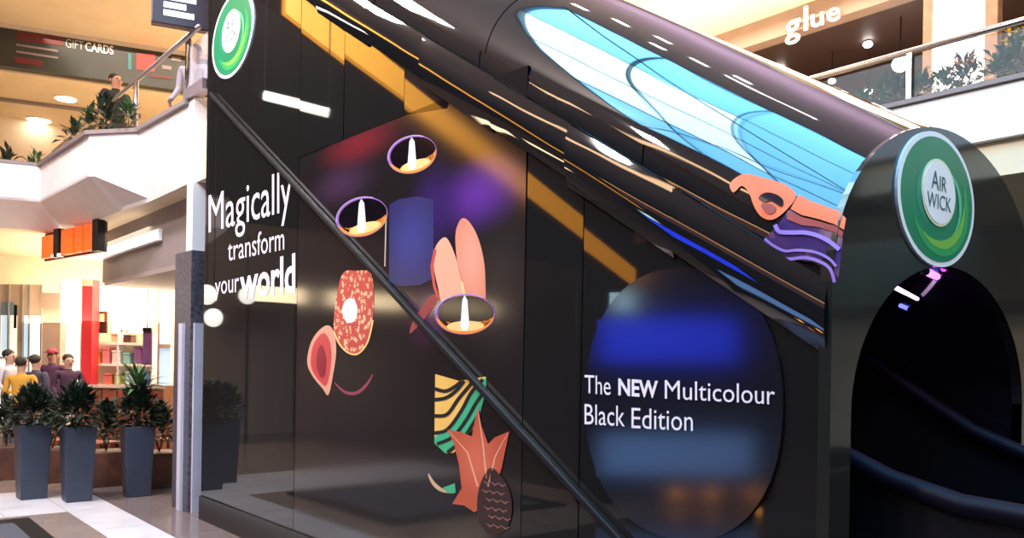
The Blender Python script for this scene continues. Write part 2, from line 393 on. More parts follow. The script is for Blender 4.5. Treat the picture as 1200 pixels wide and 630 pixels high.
# ---- artwork on the graphic panel
wp = wsurf(.004); wp2 = wsurf(.006); wp3 = wsurf(.008)
def pm(name, col, rough=.35, **k): return mat(name, col, rough, **k)
M_flame = pm('print_flame_white', (.95, .93, .97)); M_flame_o = pm('print_flame_orange', (.95, .28, .05), .35, spec=.2); M_rimp = pm('print_rim_violet', (.28, .12, .42))
M_pale = pm('print_pale_orange', (.98, .58, .22), .35, spec=.2); M_jar_in = pm('print_jar_black', (.006, .004, .007), .12, spec=.3)
def candle(cx, cy, rx, ry, tilt):
    a = tilt
    c = flat_poly(ell(cx, cy, rx, ry, a), wp, M_rimp, GP, 'candle_rim')
    flat_poly(ell(cx + 1, cy - 1, rx * .93, ry * .86, a), wp2, M_jar_in, GP, 'candle_mouth')
    n = 20; ct, st_ = math.cos(a), math.sin(a)
    R_ = lambda u, v: (cx + u * ct - v * st_, cy + u * st_ + v * ct)
    arc = [R_(rx * .97 * math.cos(t), ry * .97 * math.sin(t)) for t in [pi * (.02 + .96 * i / n) for i in range(n + 1)]]
    arc2 = [R_(rx * .93 * math.cos(t), ry * .30 * math.sin(t) + ry * .12) for t in [pi * (.98 - .96 * i / n) for i in range(n + 1)]]
    flat_poly(arc + arc2, wp2, M_flame_o, GP, 'wax_glow')
    arc3 = [R_(rx * .62 * math.cos(t), ry * (.58 + .26 * math.sin(t))) for t in [2 * pi * i / n for i in range(n)]]
    flat_poly(arc3, wp3, M_pale, GP, 'wax_glow')
    flat_poly([(cx - 3.2, cy - ry * .70), (cx - .6, cy - ry * .92), (cx + 2.8, cy - ry * .70), (cx + 5.0, cy + ry * .55), (cx + 2, cy + ry * .80), (cx - 3, cy + ry * .80), (cx - 5.4, cy + ry * .55)], wsurf(.0095), M_flame, GP, 'flame')
    ribbon([R_(rx * .98 * math.cos(t), ry * .98 * math.sin(t)) for t in [pi * (1.02 + .7 * i / 12) for i in range(13)]], 1.6, wsurf(.0095), pm('print_rim_lilac', (.48, .30, .66)), GP, 'rim_light')
# jar bodies
flat_poly([(456, 240), (468, 233), (490, 230), (508, 234), (508, 326), (492, 334), (470, 335), (456, 330)], wsurf(.002), blob_mat('print_blue_jar', (.02, .02, .10), [blob(482, 280, 40, 65, (.04, .045, .22), 1)], .28), GP, 'jar_body')
ribbon([(452.5, 250), (451, 312)], 1.6, wp, pm('print_glass_edge', (.42, .33, .30)), GP, 'glass_edge')
candle(483, 181, 29.5, 22, -.30); candle(424, 254, 31, 23, -.28); candle(545, 368, 35.5, 24, -.03)
# petals
M_pet = blob_mat('print_coral_petal', (.72, .22, .14), [blob(553, 300, 34, 80, (.84, .34, .23), 1)], .32)
flat_poly(spline([(541, 256), (550, 260), (560, 278), (567, 305), (569, 335), (567, 356), (547, 352), (541, 330), (535, 300), (534, 272)]), wp, M_pet, GP, 'petal')
flat_poly(spline([(520, 278), (527, 284), (535, 304), (542, 330), (547, 352), (520, 356), (513, 335), (508, 310), (510, 290)]), wp, pm('print_pale_petal', (.84, .40, .26)), GP, 'petal')
ribbon([(510, 292), (506, 312), (509, 335), (514, 350)], 3.5, wp2, pm('print_red_edge', (.55, .08, .06)), GP, 'petal_edge')
ribbon([(541, 330), (544, 344), (548, 354)], 3.0, wp2, pm('print_gold', (.90, .60, .25)), GP, 'petal_edge')
flat_poly(spline([(506, 346), (512, 352), (500, 370), (488, 384), (480, 390), (486, 372)]), wp, pm('print_dark_red', (.30, .05, .05)), GP, 'petal')
# spotted coral candle body + half fig
M_spot = mat('print_coral_spots', (.52, .07, .045), .35)
nt = M_spot.node_tree; vo = nt.nodes.new('ShaderNodeTexVoronoi'); vo.inputs['Scale'].default_value = 26
tcn = nt.nodes.new('ShaderNodeTexCoord'); nt.links.new(tcn.outputs['Object'], vo.inputs['Vector'])
rp = nt.nodes.new('ShaderNodeValToRGB'); rp.color_ramp.elements[0].position = .25; rp.color_ramp.elements[0].color = (.92, .52, .30, 1); rp.color_ramp.elements[1].position = .5; rp.color_ramp.elements[1].color = (.50, .06, .045, 1)
nt.links.new(vo.outputs['Distance'], rp.inputs[0]); nt.links.new(rp.outputs[0], nt.nodes['Principled BSDF'].inputs['Base Color'])
flat_poly(spline([(402, 320), (418, 317), (434, 319), (438, 340), (437, 372), (432, 398), (420, 415), (408, 414), (396, 402), (391, 385), (394, 350)]), wp, M_spot, GP, 'spotted_jar')
ribbon(spline([(391, 388), (398, 403), (408, 413), (420, 414), (431, 400), (437, 375)], 4, False), 1.8, wp2, M_pale, GP, 'jar_edge')
flat_poly(spline([(405, 352), (414, 350), (419, 362), (415, 376), (406, 377), (401, 364)]), wp2, pm('print_hot_white', (.95, .88, .90)), GP, 'jar_highlight')
flat_poly(spline([(383, 381), (391, 388), (394, 410), (391, 435), (385, 462), (378, 455), (366, 440), (360, 425), (363, 405), (371, 390)]), wp, pm('print_fig_skin', (.70, .32, .22)), GP, 'fig_half')
flat_poly(spline([(379, 390), (387, 402), (388, 425), (383, 450), (376, 448), (367, 436), (364, 422), (368, 402)]), wp2, pm('print_fig_flesh', (.55, .06, .06)), GP, 'fig_flesh')
flat_poly(spline([(377, 404), (382, 418), (381, 438), (376, 442), (371, 428), (372, 412)]), wp3, pm('print_fig_core', (.26, .02, .03)), GP, 'fig_seeds')
ribbon(spline([(392, 448), (404, 459), (418, 460), (430, 450), (437, 438)], 4, False), [1 + 3 * math.sin(pi * i / 16) for i in range(17)], wp, pm('print_plum_arc', (.28, .05, .08)), GP, 'jar_base_arc')
# striped jar, leaf, pine cone
M_or = pm('print_stripe_orange', (.86, .50, .12)); M_gr = pm('print_stripe_green', (.05, .42, .20)); M_bk = pm('print_stripe_black', (.012, .012, .012))
flat_poly([(510, 438), (538, 446), (569, 441), (566, 470), (556, 500), (532, 530), (524, 531), (509, 519)], wp, M_or, GP, 'striped_jar')
flat_poly([(509, 519), (509, 512), (528, 500), (541, 480), (556, 456), (570, 441), (569, 460), (560, 492), (544, 515), (530, 529), (522, 531)], wp2, M_gr, GP, 'stripe')
for pts in [[(509, 455), (522, 458), (534, 452), (541, 446)], [(509, 468), (522, 466), (534, 458), (544, 446)], [(509, 487), (524, 485), (538, 466), (556, 445)], [(509, 507), (524, 503), (540, 482), (552, 460), (566, 444)], [(512, 520), (530, 512), (545, 494), (558, 472), (568, 458)], [(524, 530), (541, 516), (552, 500), (563, 482)]]:
    ribbon(spline(pts, 5, False), 4.2, wp3, M_bk, GP, 'stripe')
ribbon(spline([(502, 555), (508, 566), (518, 574), (532, 577)], 5, False), [1.5 + 3 * math.sin(pi * i / 15) for i in range(16)], wp, pm('print_gold_arc', (.62, .40, .22)), GP, 'jar_base_arc')
flat_poly([(519, 571), (533, 566), (534, 577), (524, 577)], wp2, M_gr, GP, 'jar_base_arc')
M_lf = blob_mat('print_maple_leaf', (.50, .09, .04), [blob(560, 540, 30, 50, (.66, .14, .07), 1)], .4)
leaf = [(560, 477), (564, 498), (572, 520), (580, 512), (597, 505), (592, 528), (588, 548), (584, 560), (570, 590), (556, 600), (544, 592), (530, 590), (541, 572), (538, 545), (532, 520), (524, 503), (540, 506), (553, 511), (556, 495)]
flat_poly(leaf, wsurf(.011), M_lf, GP, 'maple_leaf')
for pts in [[(560, 480), (566, 520), (570, 560)], [(526, 505), (548, 530), (560, 570)], [(595, 507), (580, 535), (572, 570)]]:
    ribbon(pts, [.6, 1.6, 2.2], wsurf(.013), pm('print_leaf_vein', (.80, .36, .24)), GP, 'leaf_vein')
flat_poly(spline([(574, 548), (586, 556), (596, 572), (600, 592), (597, 612), (588, 624), (574, 626), (562, 612), (559, 590), (563, 566)]), wsurf(.013), pm('print_cone_dark', (.035, .014, .012)), GP, 'pine_cone')
for r_ in range(6):
    for k in range(3):
        cx = 571 + k * 9 + r_ * 1.3 - (r_ % 2) * 3; cy = 564 + r_ * 10 + k * 1.5
        ribbon([(cx - 4.5, cy - 1), (cx, cy + 2.5), (cx + 4.5, cy)], [.8, 2.2, .8], wsurf(.015), pm('print_cone_scale', (.26, .11, .09)), GP, 'cone_scale')
# ---- slogan on the left sheet
M_letter = mat('white_vinyl_letter', (.88, .80, .90), .4)
def slogan(s, quad, parent, bold=0.0, m=M_letter): text_on(s, quad, wsurf(.005), m, parent, 'lettering', bold)
slogan('Magically', [(244.5, 229), (341, 197), (341, 262), (244.5, 287)], left, .0)
slogan('transform', [(267, 280.5), (333, 264), (333, 292.5), (267, 306)], left, .0)
slogan('your', [(252, 331), (280, 325), (280, 350), (252, 352)], left, .0)
slogan('world', [(281, 313), (346, 296), (346, 343), (281, 351)], left, .025)
# ---- diagonal rail, plinth
def rz(x): return .135 - .625 * x
pr = [(x, -.03, rz(x)) for x in (XL + .1, 0.0)]
MB().prism([(XL + .18, -.05, rz(XL + .18) - .022), (-.1, -.05, rz(-.1) - .022), (-.1, -.05, rz(-.1) + .022), (XL + .18, -.05, rz(XL + .18) + .022)], (0, .045, 0)).obj('diagonal_rail', M_rail, T, bevel=.008)
MB().box((XL, -.02, 0), (0, .03, PB)).obj('plinth', mat('plinth_black', (.012, .011, .012), .3), T)
MB().box((XL, .02, 0), (XL + .04, TW, zsp(XL))).obj('end_panel', M_dark, T)
# ---- round satin sign
disc_pts = [(on_y(x, y).x, on_y(x, y).z) for x, y in []]
DC, DRX, DRZ = (-.745, 1.43), .545, .60
RD = MB().prism([(DC[0] + DRX * math.copysign(abs(math.cos(t)) ** .9, math.cos(t)), -.012, DC[1] + DRZ * math.copysign(abs(math.sin(t)) ** .9, math.sin(t))) for t in [2 * pi * i / 64 for i in range(64)]], (0, .010, 0)).obj('round_sign', mat('satin_smoke_disc', (.010, .009, .012), .12, spec=.8), T)
text_on('The', [(685, 439), (715.5, 440.5), (715.5, 463), (685, 460.5)], wsurf(.016), M_letter, RD)
text_on('NEW', [(724.5, 443), (771, 446), (771, 466.5), (724.5, 463)], wsurf(.016), M_letter, RD, bold=.03)
text_on('Multicolour', [(779, 445), (908, 451), (908, 474), (779, 467)], wsurf(.016), M_letter, RD)
text_on('Black', [(685, 473), (732, 475.5), (732, 499.5), (685, 497)], wsurf(.016), M_letter, RD)
text_on('Edition', [(740, 477.5), (812, 480.5), (812, 505), (740, 501.5)], wsurf(.016), M_letter, RD)
# ---- vault: curved sheets
def vault_sheet(xa, xb, ta, tb, off, name='vault_sheet'):
    mb = MB(); n = 24; k = 6; vs = []
    for i in range(k + 1):
        x = xa + (xb - xa) * i / k
        for j in range(n + 1):
            t = ta + (tb - ta) * j / n
            y = TC - (TC + off) * math.cos(t); z = zsp(x) + (RISE + off) * math.sin(t); vs.append((x, y, z))
    fs = [(i * (n + 1) + j, i * (n + 1) + j + 1, (i + 1) * (n + 1) + j + 1, (i + 1) * (n + 1) + j) for i in range(k) for j in range(n)]
    o = mb.add(vs, fs).obj(name, M_vault, T, True)
    s = o.modifiers.new('thick', 'SOLIDIFY'); s.thickness = .012; s.offset = -1
    e = o.modifiers.new('split', 'EDGE_SPLIT'); e.split_angle = math.radians(50)
    return o
cuts = [-.0, -.95, -1.55, -2.2, -2.75, -3.4, -4.1, -4.9, -5.75, XL]
for i in range(len(cuts) - 1):
    vault_sheet(cuts[i] - .003, cuts[i + 1] + .003, .0, .13, .004 * (i % 2))
def bulged_sheet(xa, xb, z0, z1, dep):
    n = 12; k = 4; vs = []
    for i in range(k + 1):
        x = xa + (xb - xa) * i / k
        for j in range(n + 1):
            q = j / n; vs.append((x, -.006 - dep * math.sin(pi * q) - .022 * (i / k), zsp(x) + z0 + (z1 - z0) * q))
    o = MB().add(vs, [(i * (n + 1) + j, i * (n + 1) + j + 1, (i + 1) * (n + 1) + j + 1, (i + 1) * (n + 1) + j) for i in range(k) for j in range(n)]).obj('bulged_sheet', M_vault, T, True)
    sm = o.modifiers.new('thick', 'SOLIDIFY'); sm.thickness = .006; sm.offset = 0
    e = o.modifiers.new('split', 'EDGE_SPLIT'); e.split_angle = math.radians(50)
    return o
cuts3 = [-.02, -.75, -1.42, -2.05, -2.75, -3.45, -4.2, -5.0, -5.8, XL]
for i in range(len(cuts3) - 1): bulged_sheet(cuts3[i] - .003, cuts3[i + 1] + .003, -.29 - .03 * (i % 2), -.01, .024 + .006 * (i % 2))
cuts2 = [-.0, -2.15, -3.4, -4.8, XL]
for i in range(len(cuts2) - 1):
    vault_sheet(cuts2[i] - .003, cuts2[i + 1] + .003, .13, 1.2, .006 + .003 * (i % 2)); vault_sheet(cuts2[i] - .003, cuts2[i + 1] + .003, 1.2, pi, .006)
# far side wall and dark lining
MB().prism([(XL, TW, 0), (0, TW, 0), (0, TW, zsp(0)), (XL, TW, zsp(XL))], (0, -.02, 0)).obj('rear_wall', M_dark, T)
# ---- artwork on the vault near the entrance
def vault_pt(p, off=.010):
    r = ray(p[0], p[1]); a = 1.5; step = .01
    def inside(P): return (0 - off <= P.y <= TW) and P.z <= zsp(P.x) + (RISE + off) * math.sqrt(max(0, 1 - ((P.y - TC) / (TC + off)) ** 2)) and P.z < 9
    for i in range(800):
        P = CAM + r * (a + step * i)
        if inside(P):
            lo, hi = a + step * (i - 1), a + step * i
            for _ in range(20):
                m = (lo + hi) / 2
                if inside(CAM + r * m): hi = m
                else: lo = m
            return CAM + r * hi
    return CAM + r * 4
def z5(p): return (820 + p[0] / 2.52, 150 + p[1] / 2.52)
def vault_poly(pts, m, name, off=.012):
    me_pts = [z5(p) for p in pts]; bm = bmesh.new(); vs = [bm.verts.new((p[0], p[1], 0)) for p in me_pts]; bm.faces.new(vs)
    bmesh.ops.triangulate(bm, faces=bm.faces); bmesh.ops.subdivide_edges(bm, edges=bm.edges, cuts=2, use_grid_fill=True)
    for v in bm.verts: v.co = vault_pt((v.co.x, v.co.y), off)
    me = bpy.data.meshes.new(name); bm.to_mesh(me); bm.free(); me.materials.append(m)
    o = bpy.data.objects.new(name, me); COL.objects.link(o); put(o, T); return o
M_coral = mat('coral_vinyl', (.85, .15, .06), .35, spec=.2); M_maroon = mat('maroon_vinyl', (.28, .04, .04), .35, spec=.2); M_vio = mat('violet_vinyl', (.05, .025, .12), .1); M_viol = mat('lilac_vinyl', (.30, .20, .62), .15); M_blk = mat('black_vinyl', (.012, .01, .02), .1)
vault_poly([(265, 240), (300, 262), (350, 280), (400, 292), (424, 310), (410, 440), (396, 452), (385, 420), (340, 396), (280, 388), (225, 376), (180, 352), (190, 328), (225, 292)], M_vio, 'violet_field', .011)
vault_poly([tuple(q) for q in spline([(88, 168), (108, 145), (140, 135), (200, 150), (250, 165), (284, 196), (268, 228), (232, 262), (205, 271), (178, 258), (158, 226), (146, 192), (124, 170), (100, 190)], 3)], M_coral, 'coral_shape', .013)
vault_poly([tuple(q) for q in spline([(172, 205), (195, 190), (225, 195), (246, 212), (240, 232), (212, 215), (190, 218)], 3)], M_blk, 'coral_eye', .016)
vault_poly([tuple(q) for q in spline([(180, 225), (205, 222), (225, 235), (215, 252), (195, 250)], 3)], M_maroon, 'coral_eye', .016)
vault_poly([(292, 196), (330, 216), (370, 230), (410, 245), (432, 266), (426, 300), (400, 284), (350, 268), (300, 256), (268, 238)], M_coral, 'coral_shape', .013)
vault_poly([(262, 246), (300, 262), (350, 274), (400, 290), (424, 306), (420, 322), (395, 306), (350, 292), (300, 286), (256, 268)], M_maroon, 'maroon_band', .014)
def vault_line(pts, w, m, off=.016):
    return ribbon([z5(q) for q in spline(pts, 6, False)], w, lambda p: vault_pt(p, off), m, T, 'wave_line')
vault_line([(222, 285), (235, 305), (270, 308), (310, 308), (350, 318), (385, 336), (412, 358)], 5, M_viol)
vault_line([(192, 326), (215, 345), (250, 362), (290, 360), (340, 366), (380, 384), (403, 408)], 3.2, M_viol)
vault_line([(178, 350), (215, 370), (260, 386), (310, 382), (355, 394), (385, 416), (398, 455)], 3.8, M_viol)
# ---- entrance arch
def arch(cy, hw, z0, spring, rise, n=40):
    return [(cy + hw, z0)] + [(cy + hw * math.cos(t), spring + rise * math.sin(t)) for t in [pi * i / n for i in range(n + 1)]] + [(cy - hw, z0)]
outer = arch(TC, TC + .015, 0, SPR, RISE + .02); inner = arch(1.05, .91, 0, 1.42, .645)
def ring(x0, x1, m, name):
    n = len(outer); mb = MB(); vs = []
    for x in (x0, x1):
        vs += [(x, y, z) for y, z in outer] + [(x, y, z) for y, z in inner]
    fs = []
    for i in range(n - 1):
        fs += [(i, i + 1, n + i + 1, n + i), (2 * n + i, 3 * n + i, 3 * n + i + 1, 2 * n + i + 1), (i, 2 * n + i, 2 * n + i + 1, i + 1), (n + i, n + i + 1, 3 * n + i + 1, 3 * n + i)]
    fs += [(0, n, 3 * n, 2 * n), (n - 1, 3 * n - 1, 4 * n - 1, 2 * n - 1)]
    return mb.add(vs, fs).obj(name, m, T)
AP = ring(-.05, .0, M_arch, 'arch_panel')
tag(AP, 'dark smoke-grey arched entrance front with round-topped opening')
# lining of the passage (dark tube following the slope)
mb = MB(); n = len(inner); vs = []
for x in (0.0, XL + .05):
    vs += [(x, y, z - SLOPE * x if z > 0 else -SLOPE * x) for y, z in inner]
MB().add(vs, [(i, i + 1, n + i + 1, n + i) for i in range(n - 1)]).obj('passage_lining', mat('lining_black_gloss', (.006, .005, .010), .12, spec=.5), T, True)
# ---- logo badges
M_g1 = None
def badge(cy, cz, ry, rz_, place, parent, name='logo_badge'):
    """place(u, v, d): u right, v up, d proud of the carrier"""
    def plate(rx, rz2, d0, d1, m, nm, par, du=0, dv=0, n=48):
        P = [place(cy + du + rx * math.cos(t), cz + dv + rz2 * math.sin(t), d0) for t in [2 * pi * i / n for i in range(n)]]
        off = place(0, 0, d1) - place(0, 0, d0); return MB().prism(P, off).obj(nm, m, par)
    rim = plate(ry, rz_, .0, .012, mat('white_badge_rim', (.86, .90, .92), .3), name, parent)
    tag(rim, 'green oval logo badge with white rim and white centre')
    plate(ry * .925, rz_ * .925, .012, .014, mat('badge_green_dark', (.010, .22, .10), .3), 'green_field', rim)
    # pale and mid green swirls
    def sw(t0, t1, r0, r1, wmax, m, d):
        k = 26; L = []; Rr = []
        for i in range(k + 1):
            q = i / k; t = t0 + (t1 - t0) * q; r = r0 + (r1 - r0) * q; w = wmax * math.sin(pi * q)
            L.append(place(cy + ry * (r + w) * math.cos(t), cz + rz_ * (r + w) * math.sin(t), d)); Rr.append(place(cy + ry * (r - w) * math.cos(t), cz + rz_ * (r - w) * math.sin(t), d))
        MB().add(L + Rr, [(i, i + 1, k + 2 + i, k + 1 + i) for i in range(k)]).obj('green_swirl', m, rim)
    sw(-2.7, .6, .70, .74, .13, mat('badge_green_mid', (.03, .36, .11), .3), .015)
    sw(-2.3, .1, .66, .68, .07, mat('badge_green_lime', (.20, .50, .07), .3), .016)
    sw(-1.0, 1.3, .60, .52, .04, mat('badge_green_pale', (.12, .52, .28), .3), .017)
    sw(1.9, 4.2, .58, .46, .06, mat('badge_green_teal', (.015, .26, .17), .3), .015)
    plate(ry * .44, rz_ * .50, .015, .018, mat('badge_cream_edge', (.78, .82, .55), .4), 'centre_edge', rim, -.02 * ry, .10 * rz_)
    plate(ry * .405, rz_ * .46, .018, .020, M_white, 'white_centre', rim, -.02 * ry, .10 * rz_)
    M_ink = mat('badge_ink', (.05, .13, .12), .5)
    f2 = lambda q: place(cy + ry * q[0], cz + rz_ * q[1], .022)
    text_on('A', [(-.24, .40), (-.05, .40), (-.05, .13), (-.24, .13)], f2, M_ink, rim)
    text_on('IR', [(-.03, .35), (.15, .35), (.15, .13), (-.03, .13)], f2, M_ink, rim)
    text_on('WICK', [(-.34, .07), (.28, .07), (.28, -.15), (-.34, -.15)], f2, M_ink, rim)
    return rim
badge(.865, 2.345, .395, .295, lambda u, v, d: Vector((d, u, v)), T)
badge(-5.97, 4.60, .50, .385, lambda u, v, d: Vector((u, -d, v)), T)

# ---- inside: purple tube lights on the passage ceiling
def inner_pt(px, py, off=.03):
    r = ray(px, py)
    for i in range(1500):
        P = CAM + r * (3.0 + .004 * i)
        if P.x < -.02:
            c = 1 - ((P.y - 1.05) / .91) ** 2
            if c <= 0 or P.z > 1.42 - SLOPE * P.x + .645 * math.sqrt(c) - off: return P
    return P
def led(p0, p1, r, col, es, label):
    a, b = inner_pt(*p0), inner_pt(*p1); t = thing('tube_light', label, 'light', a)
    MB().tube([a, b], r, 8).obj('light_tube', mat('led_' + label[:5], (.8, .7, 1), .4, emit=col, es=es), t)
    for q in (a, b): MB().ball(q, r * 1.25, 8, 6).obj('end_cap', M_dark, t)
led((1044, 334), (1075, 350), .010, (.85, .55, 1.0), 5, 'lilac tube light inside the tunnel mouth beside the jamb')
led((1084, 317), (1098, 324), .018, (.75, .10, .95), 5, 'magenta short tube light at the crown of the tunnel mouth')
led((1053, 357), (1066, 362), .012, (.10, .12, .9), 3, 'blue short tube light lowest in the tunnel mouth')

# ================================================================ ESCALATOR in the passage
E_ = thing('escalator', 'dark escalator with violet black handrails inside the tunnel mouth', 'escalator')
for y in (.30, 1.80):
    hp = [(x, y, .98 - SLOPE * (x - .1) + .02) for x in (XL + .3, -3, -1.5, -.45)] + [(-.18, y, 1.265), (.08, y, 1.16), (.34, y, 1.10), (.62, y, 1.085), (.95, y, 1.08), (1.15, y, 1.03), (1.24, y, .90), (1.2, y, .78)]
    hp[:4] = [(x, y, 1.265 - SLOPE * (x + .18)) for x in (XL + .3, -3, -1.5, -.45)]
    MB().tube(hp, .045, 10).obj('handrail', M_handrail, E_, True)
    MB().prism([(x, y - .01, z - .03) for x, yy, z in hp[:-1]] + [(1.12, y - .01, .1), (.2, y - .01, .1), (XL + .3, y - .01, -SLOPE * XL - .2)], (0, .02, 0)).obj('balustrade', mat('black_balustrade', (.008, .008, .012), .15), E_)
    MB().box((-.1, y - .09, 0), (1.2, y + .09, .10)).obj('skirt', M_dark, E_)
for i in range(16):
    x = .35 - .40 * i; z = max(0.02, .252 * (i - 1)); MB().box((x - .40, .42, z - .2 if z > .21 else .001), (x, 1.68, z + .02)).obj('step', mat('step_metal', (.05, .05, .055), .4, .6), E_)
MB().box((.36, .42, .001), (1.2, 1.68, .02)).obj('landing_plate', mat('landing_metal', (.16, .16, .16), .35, .8), E_)

# ================================================================ LEFT UPPER LEVEL
# handrail and posts
hr = thing('handrail', 'steel handrail on slim posts along the zigzag upper balcony', 'railing', (-10, .12, 4.45))
MB().tube([(-14.5, .15, 5.13), (-7.3, .15, 5.13)], .026, 10).obj('top_rail', mat('bronze_steel', (.45, .38, .38), .3, .8), hr, True)
for x in (-13.2, -9.6):
    MB().tube([(x, .15, 4.42), (x, .15, 5.12)], .03, 8).obj('post', M_chrome, hr, True)
fr = thing('end_frame', 'bent steel tube frame closing the balcony rail beside the white post', 'railing', (-7.8, .2, 4.45))
MB().tube([(-7.78, .2, 4.43), (-7.78, .2, 5.10), (-7.74, .2, 5.19), (-7.66, .2, 5.24), (-7.45, .2, 5.27)], .04, 10).obj('bent_tube', M_chrome, fr, True)
MB().box((-7.74, .195, 4.46), (-7.2, .205, 5.05)).obj('glass_pane', mat('lilac_glass', (.55, .52, .62), .1, alpha=.3), fr)
MB().box((-7.80, .15, 4.45), (-7.2, .27, 4.56)).obj('base_shoe', mat('pinkish_steel', (.55, .46, .52), .3, .7), fr)

def leaf_mesh(mb, p, d, L, w):
    d = Vector(d).normalized(); s = d.cross(Vector((0, 0, 1)));
    if s.length < .1: s = Vector((1, 0, 0))
    s.normalize(); up = s.cross(d); p = Vector(p)
    mid = p + d * L * .5 + up * L * .06
    mb.add([p, mid + s * w / 2, p + d * L - up * L * .12, mid - s * w / 2, mid - up * w * .15], [(0, 1, 4), (1, 2, 4), (2, 3, 4), (3, 0, 4)])
def bush(mb, c, rx, ry, rz_, n, L, w, rnd):
    for i in range(n):
        t = rnd.uniform(0, 2 * pi); ph = rnd.uniform(-.3, 1.45); q = rnd.uniform(.35, 1)
        d = Vector((math.cos(t) * math.cos(ph), math.sin(t) * math.cos(ph), math.sin(ph)))
        p = Vector(c) + Vector((d.x * rx, d.y * ry, d.z * rz_)) * q
        leaf_mesh(mb, p, d + Vector((rnd.uniform(-.6, .6), rnd.uniform(-.6, .6), rnd.uniform(-.3, .5))), L * rnd.uniform(.7, 1.2), w * rnd.uniform(.7, 1.2))
def stems(mb, c, top, n, rnd, r=.008):
    for i in range(n):
        a = rnd.uniform(0, 2 * pi); k = rnd.uniform(.02, .12)
        mb.tube([c, Vector(c) + Vector((math.cos(a) * k, math.sin(a) * k, top * rnd.uniform(.6, 1)))], [r, r * .5], 5)
def shrub(name, base, rx, ry, h, n, L, w, label, m, group, seed):
    rnd = random.Random(seed); t = thing(name, label, 'plant', base, group)
    mb = MB(); bush(mb, (base[0], base[1], base[2] + h * .35), rx, ry, h * .6, n, L, w, rnd); tag(mb.obj('foliage', m, t), kind='stuff')
    mb = MB(); stems(mb, base, h * .6, 6, rnd); mb.obj('stem', M_stem, t)
    return t
sh = [(9, 188, -13.15, 'leftmost balcony shrub, sparse dark green, on the white ledge', .17, .66, 70),
      (42, 190, -13.0, 'low spiky green shrub at the inner corner of the balcony ledge', .18, .60, 70),
      (72, 178, -11.1, 'bushy dark green shrub midway along the balcony ledge', .22, .38, 60),
      (95, 163, -10.4, 'leaning green shrub just left of the tallest balcony shrub', .20, .40, 60),
      (112, 157, -10.1, 'tallest dark green shrub on the balcony ledge under the handrail', .16, .50, 110),
      (138, 155, -9.5, 'small dark shrub right of the tallest balcony shrub near the rail post', .13, .34, 60)]
for i, (px, py, x, lb, r_, h, n) in enumerate(sh):
    p = on_x(px, py, x); shrub('balcony_shrub', (x, max(p.y, -.35) + .12, 4.45) if i > 1 else (x, p.y, 4.14), r_, r_ * .7, h, n, .17, .06, lb, M_leaf if i % 2 else M_leafdark, 'shrubs on the left balcony ledge', i)

# gift-card fascia band
a, b = at(0, 27, 14), at(203, 60, 15.12); hd = Vector((b.x - a.x, b.y - a.y, 0)).normalized(); nrm = Vector((hd.y, -hd.x, 0))
if nrm.dot(CAM - a) < 0: nrm = -nrm
O = Vector((a.x, a.y, 0)); BL_ = 3.4
def bp(u, z, d=0): return O + hd * u + nrm * d + Vector((0, 0, z))
bnd = thing('shop_sign_band', 'long dark shop sign band with white GIFT CARDS lettering under the upper ceiling', 'sign', bp(1, 6.53))
MB().prism([bp(-1.2, 6.53), bp(BL_, 6.53), bp(BL_, 7.20), bp(-1.2, 7.20)], nrm * -.2).obj('band_panel', mat('dark_green_grey_sign', (.030, .034, .034), .35, noise=(1.2, .3)), bnd)
MB().prism([bp(-1.2, 7.18, .05), bp(BL_, 7.18, .05), bp(BL_, 7.25, .05), bp(-1.2, 7.25, .05)], nrm * -.2).obj('top_trim', mat('pale_trim', (.62, .55, .50), .4), bnd)
def bpx(q, d=.01):  # pixel onto the band's plane
    r = ray(q[0], q[1]); t = (bp(0, 0, d) - CAM).dot(nrm) / r.dot(nrm); return CAM + r * t
text_on('GIFT', [(77, 45), (98, 48.5), (98, 58.5), (77, 55.5)], bpx, mat('sign_grey_letter', (.45, .42, .42), .4), bnd)
text_on('CARDS', [(100, 49), (133, 54), (133, 64), (100, 59.5)], bpx, M_white, bnd, bold=.015)
M_signred = mat('sign_red', (.75, .03, .03), .4); M_signmar = mat('sign_maroon', (.12, .015, .02), .4)
flat_poly([(20, 36), (74, 44), (74, 54), (20, 47)], bpx, M_signmar, bnd, 'maroon_block')
for yy in (51, 59): flat_poly([(19, yy), (68, yy + 7.5), (68, yy + 10), (19, yy + 2.5)], bpx, mat('sign_dim_line', (.22, .17, .17), .4), bnd, 'text_line')
flat_poly([(17, 66), (50, 71), (50, 78), (17, 73)], bpx, M_signmar, bnd, 'maroon_block')
flat_poly([(160, 62), (182, 64), (181, 84), (160, 81)], bpx, M_signred, bnd, 'red_block')
flat_poly([(150, 62), (154, 63), (154, 82), (150, 81)], bpx, mat('sign_teal', (.03, .16, .18), .4), bnd, 'teal_block')
flat_poly([(176, 87), (202, 90), (202, 93), (176, 90)], bpx, M_signmar, bnd, 'maroon_block')
for q in ((190, 76), (201, 66)): flat_poly([(q[0], q[1]), (q[0] + 11, q[1] + 1.5), (q[0] + 11, q[1] + 6), (q[0], q[1] + 4.5)], bpx, mat('sign_dim_line', (.22, .17, .17), .4), bnd, 'text_line')
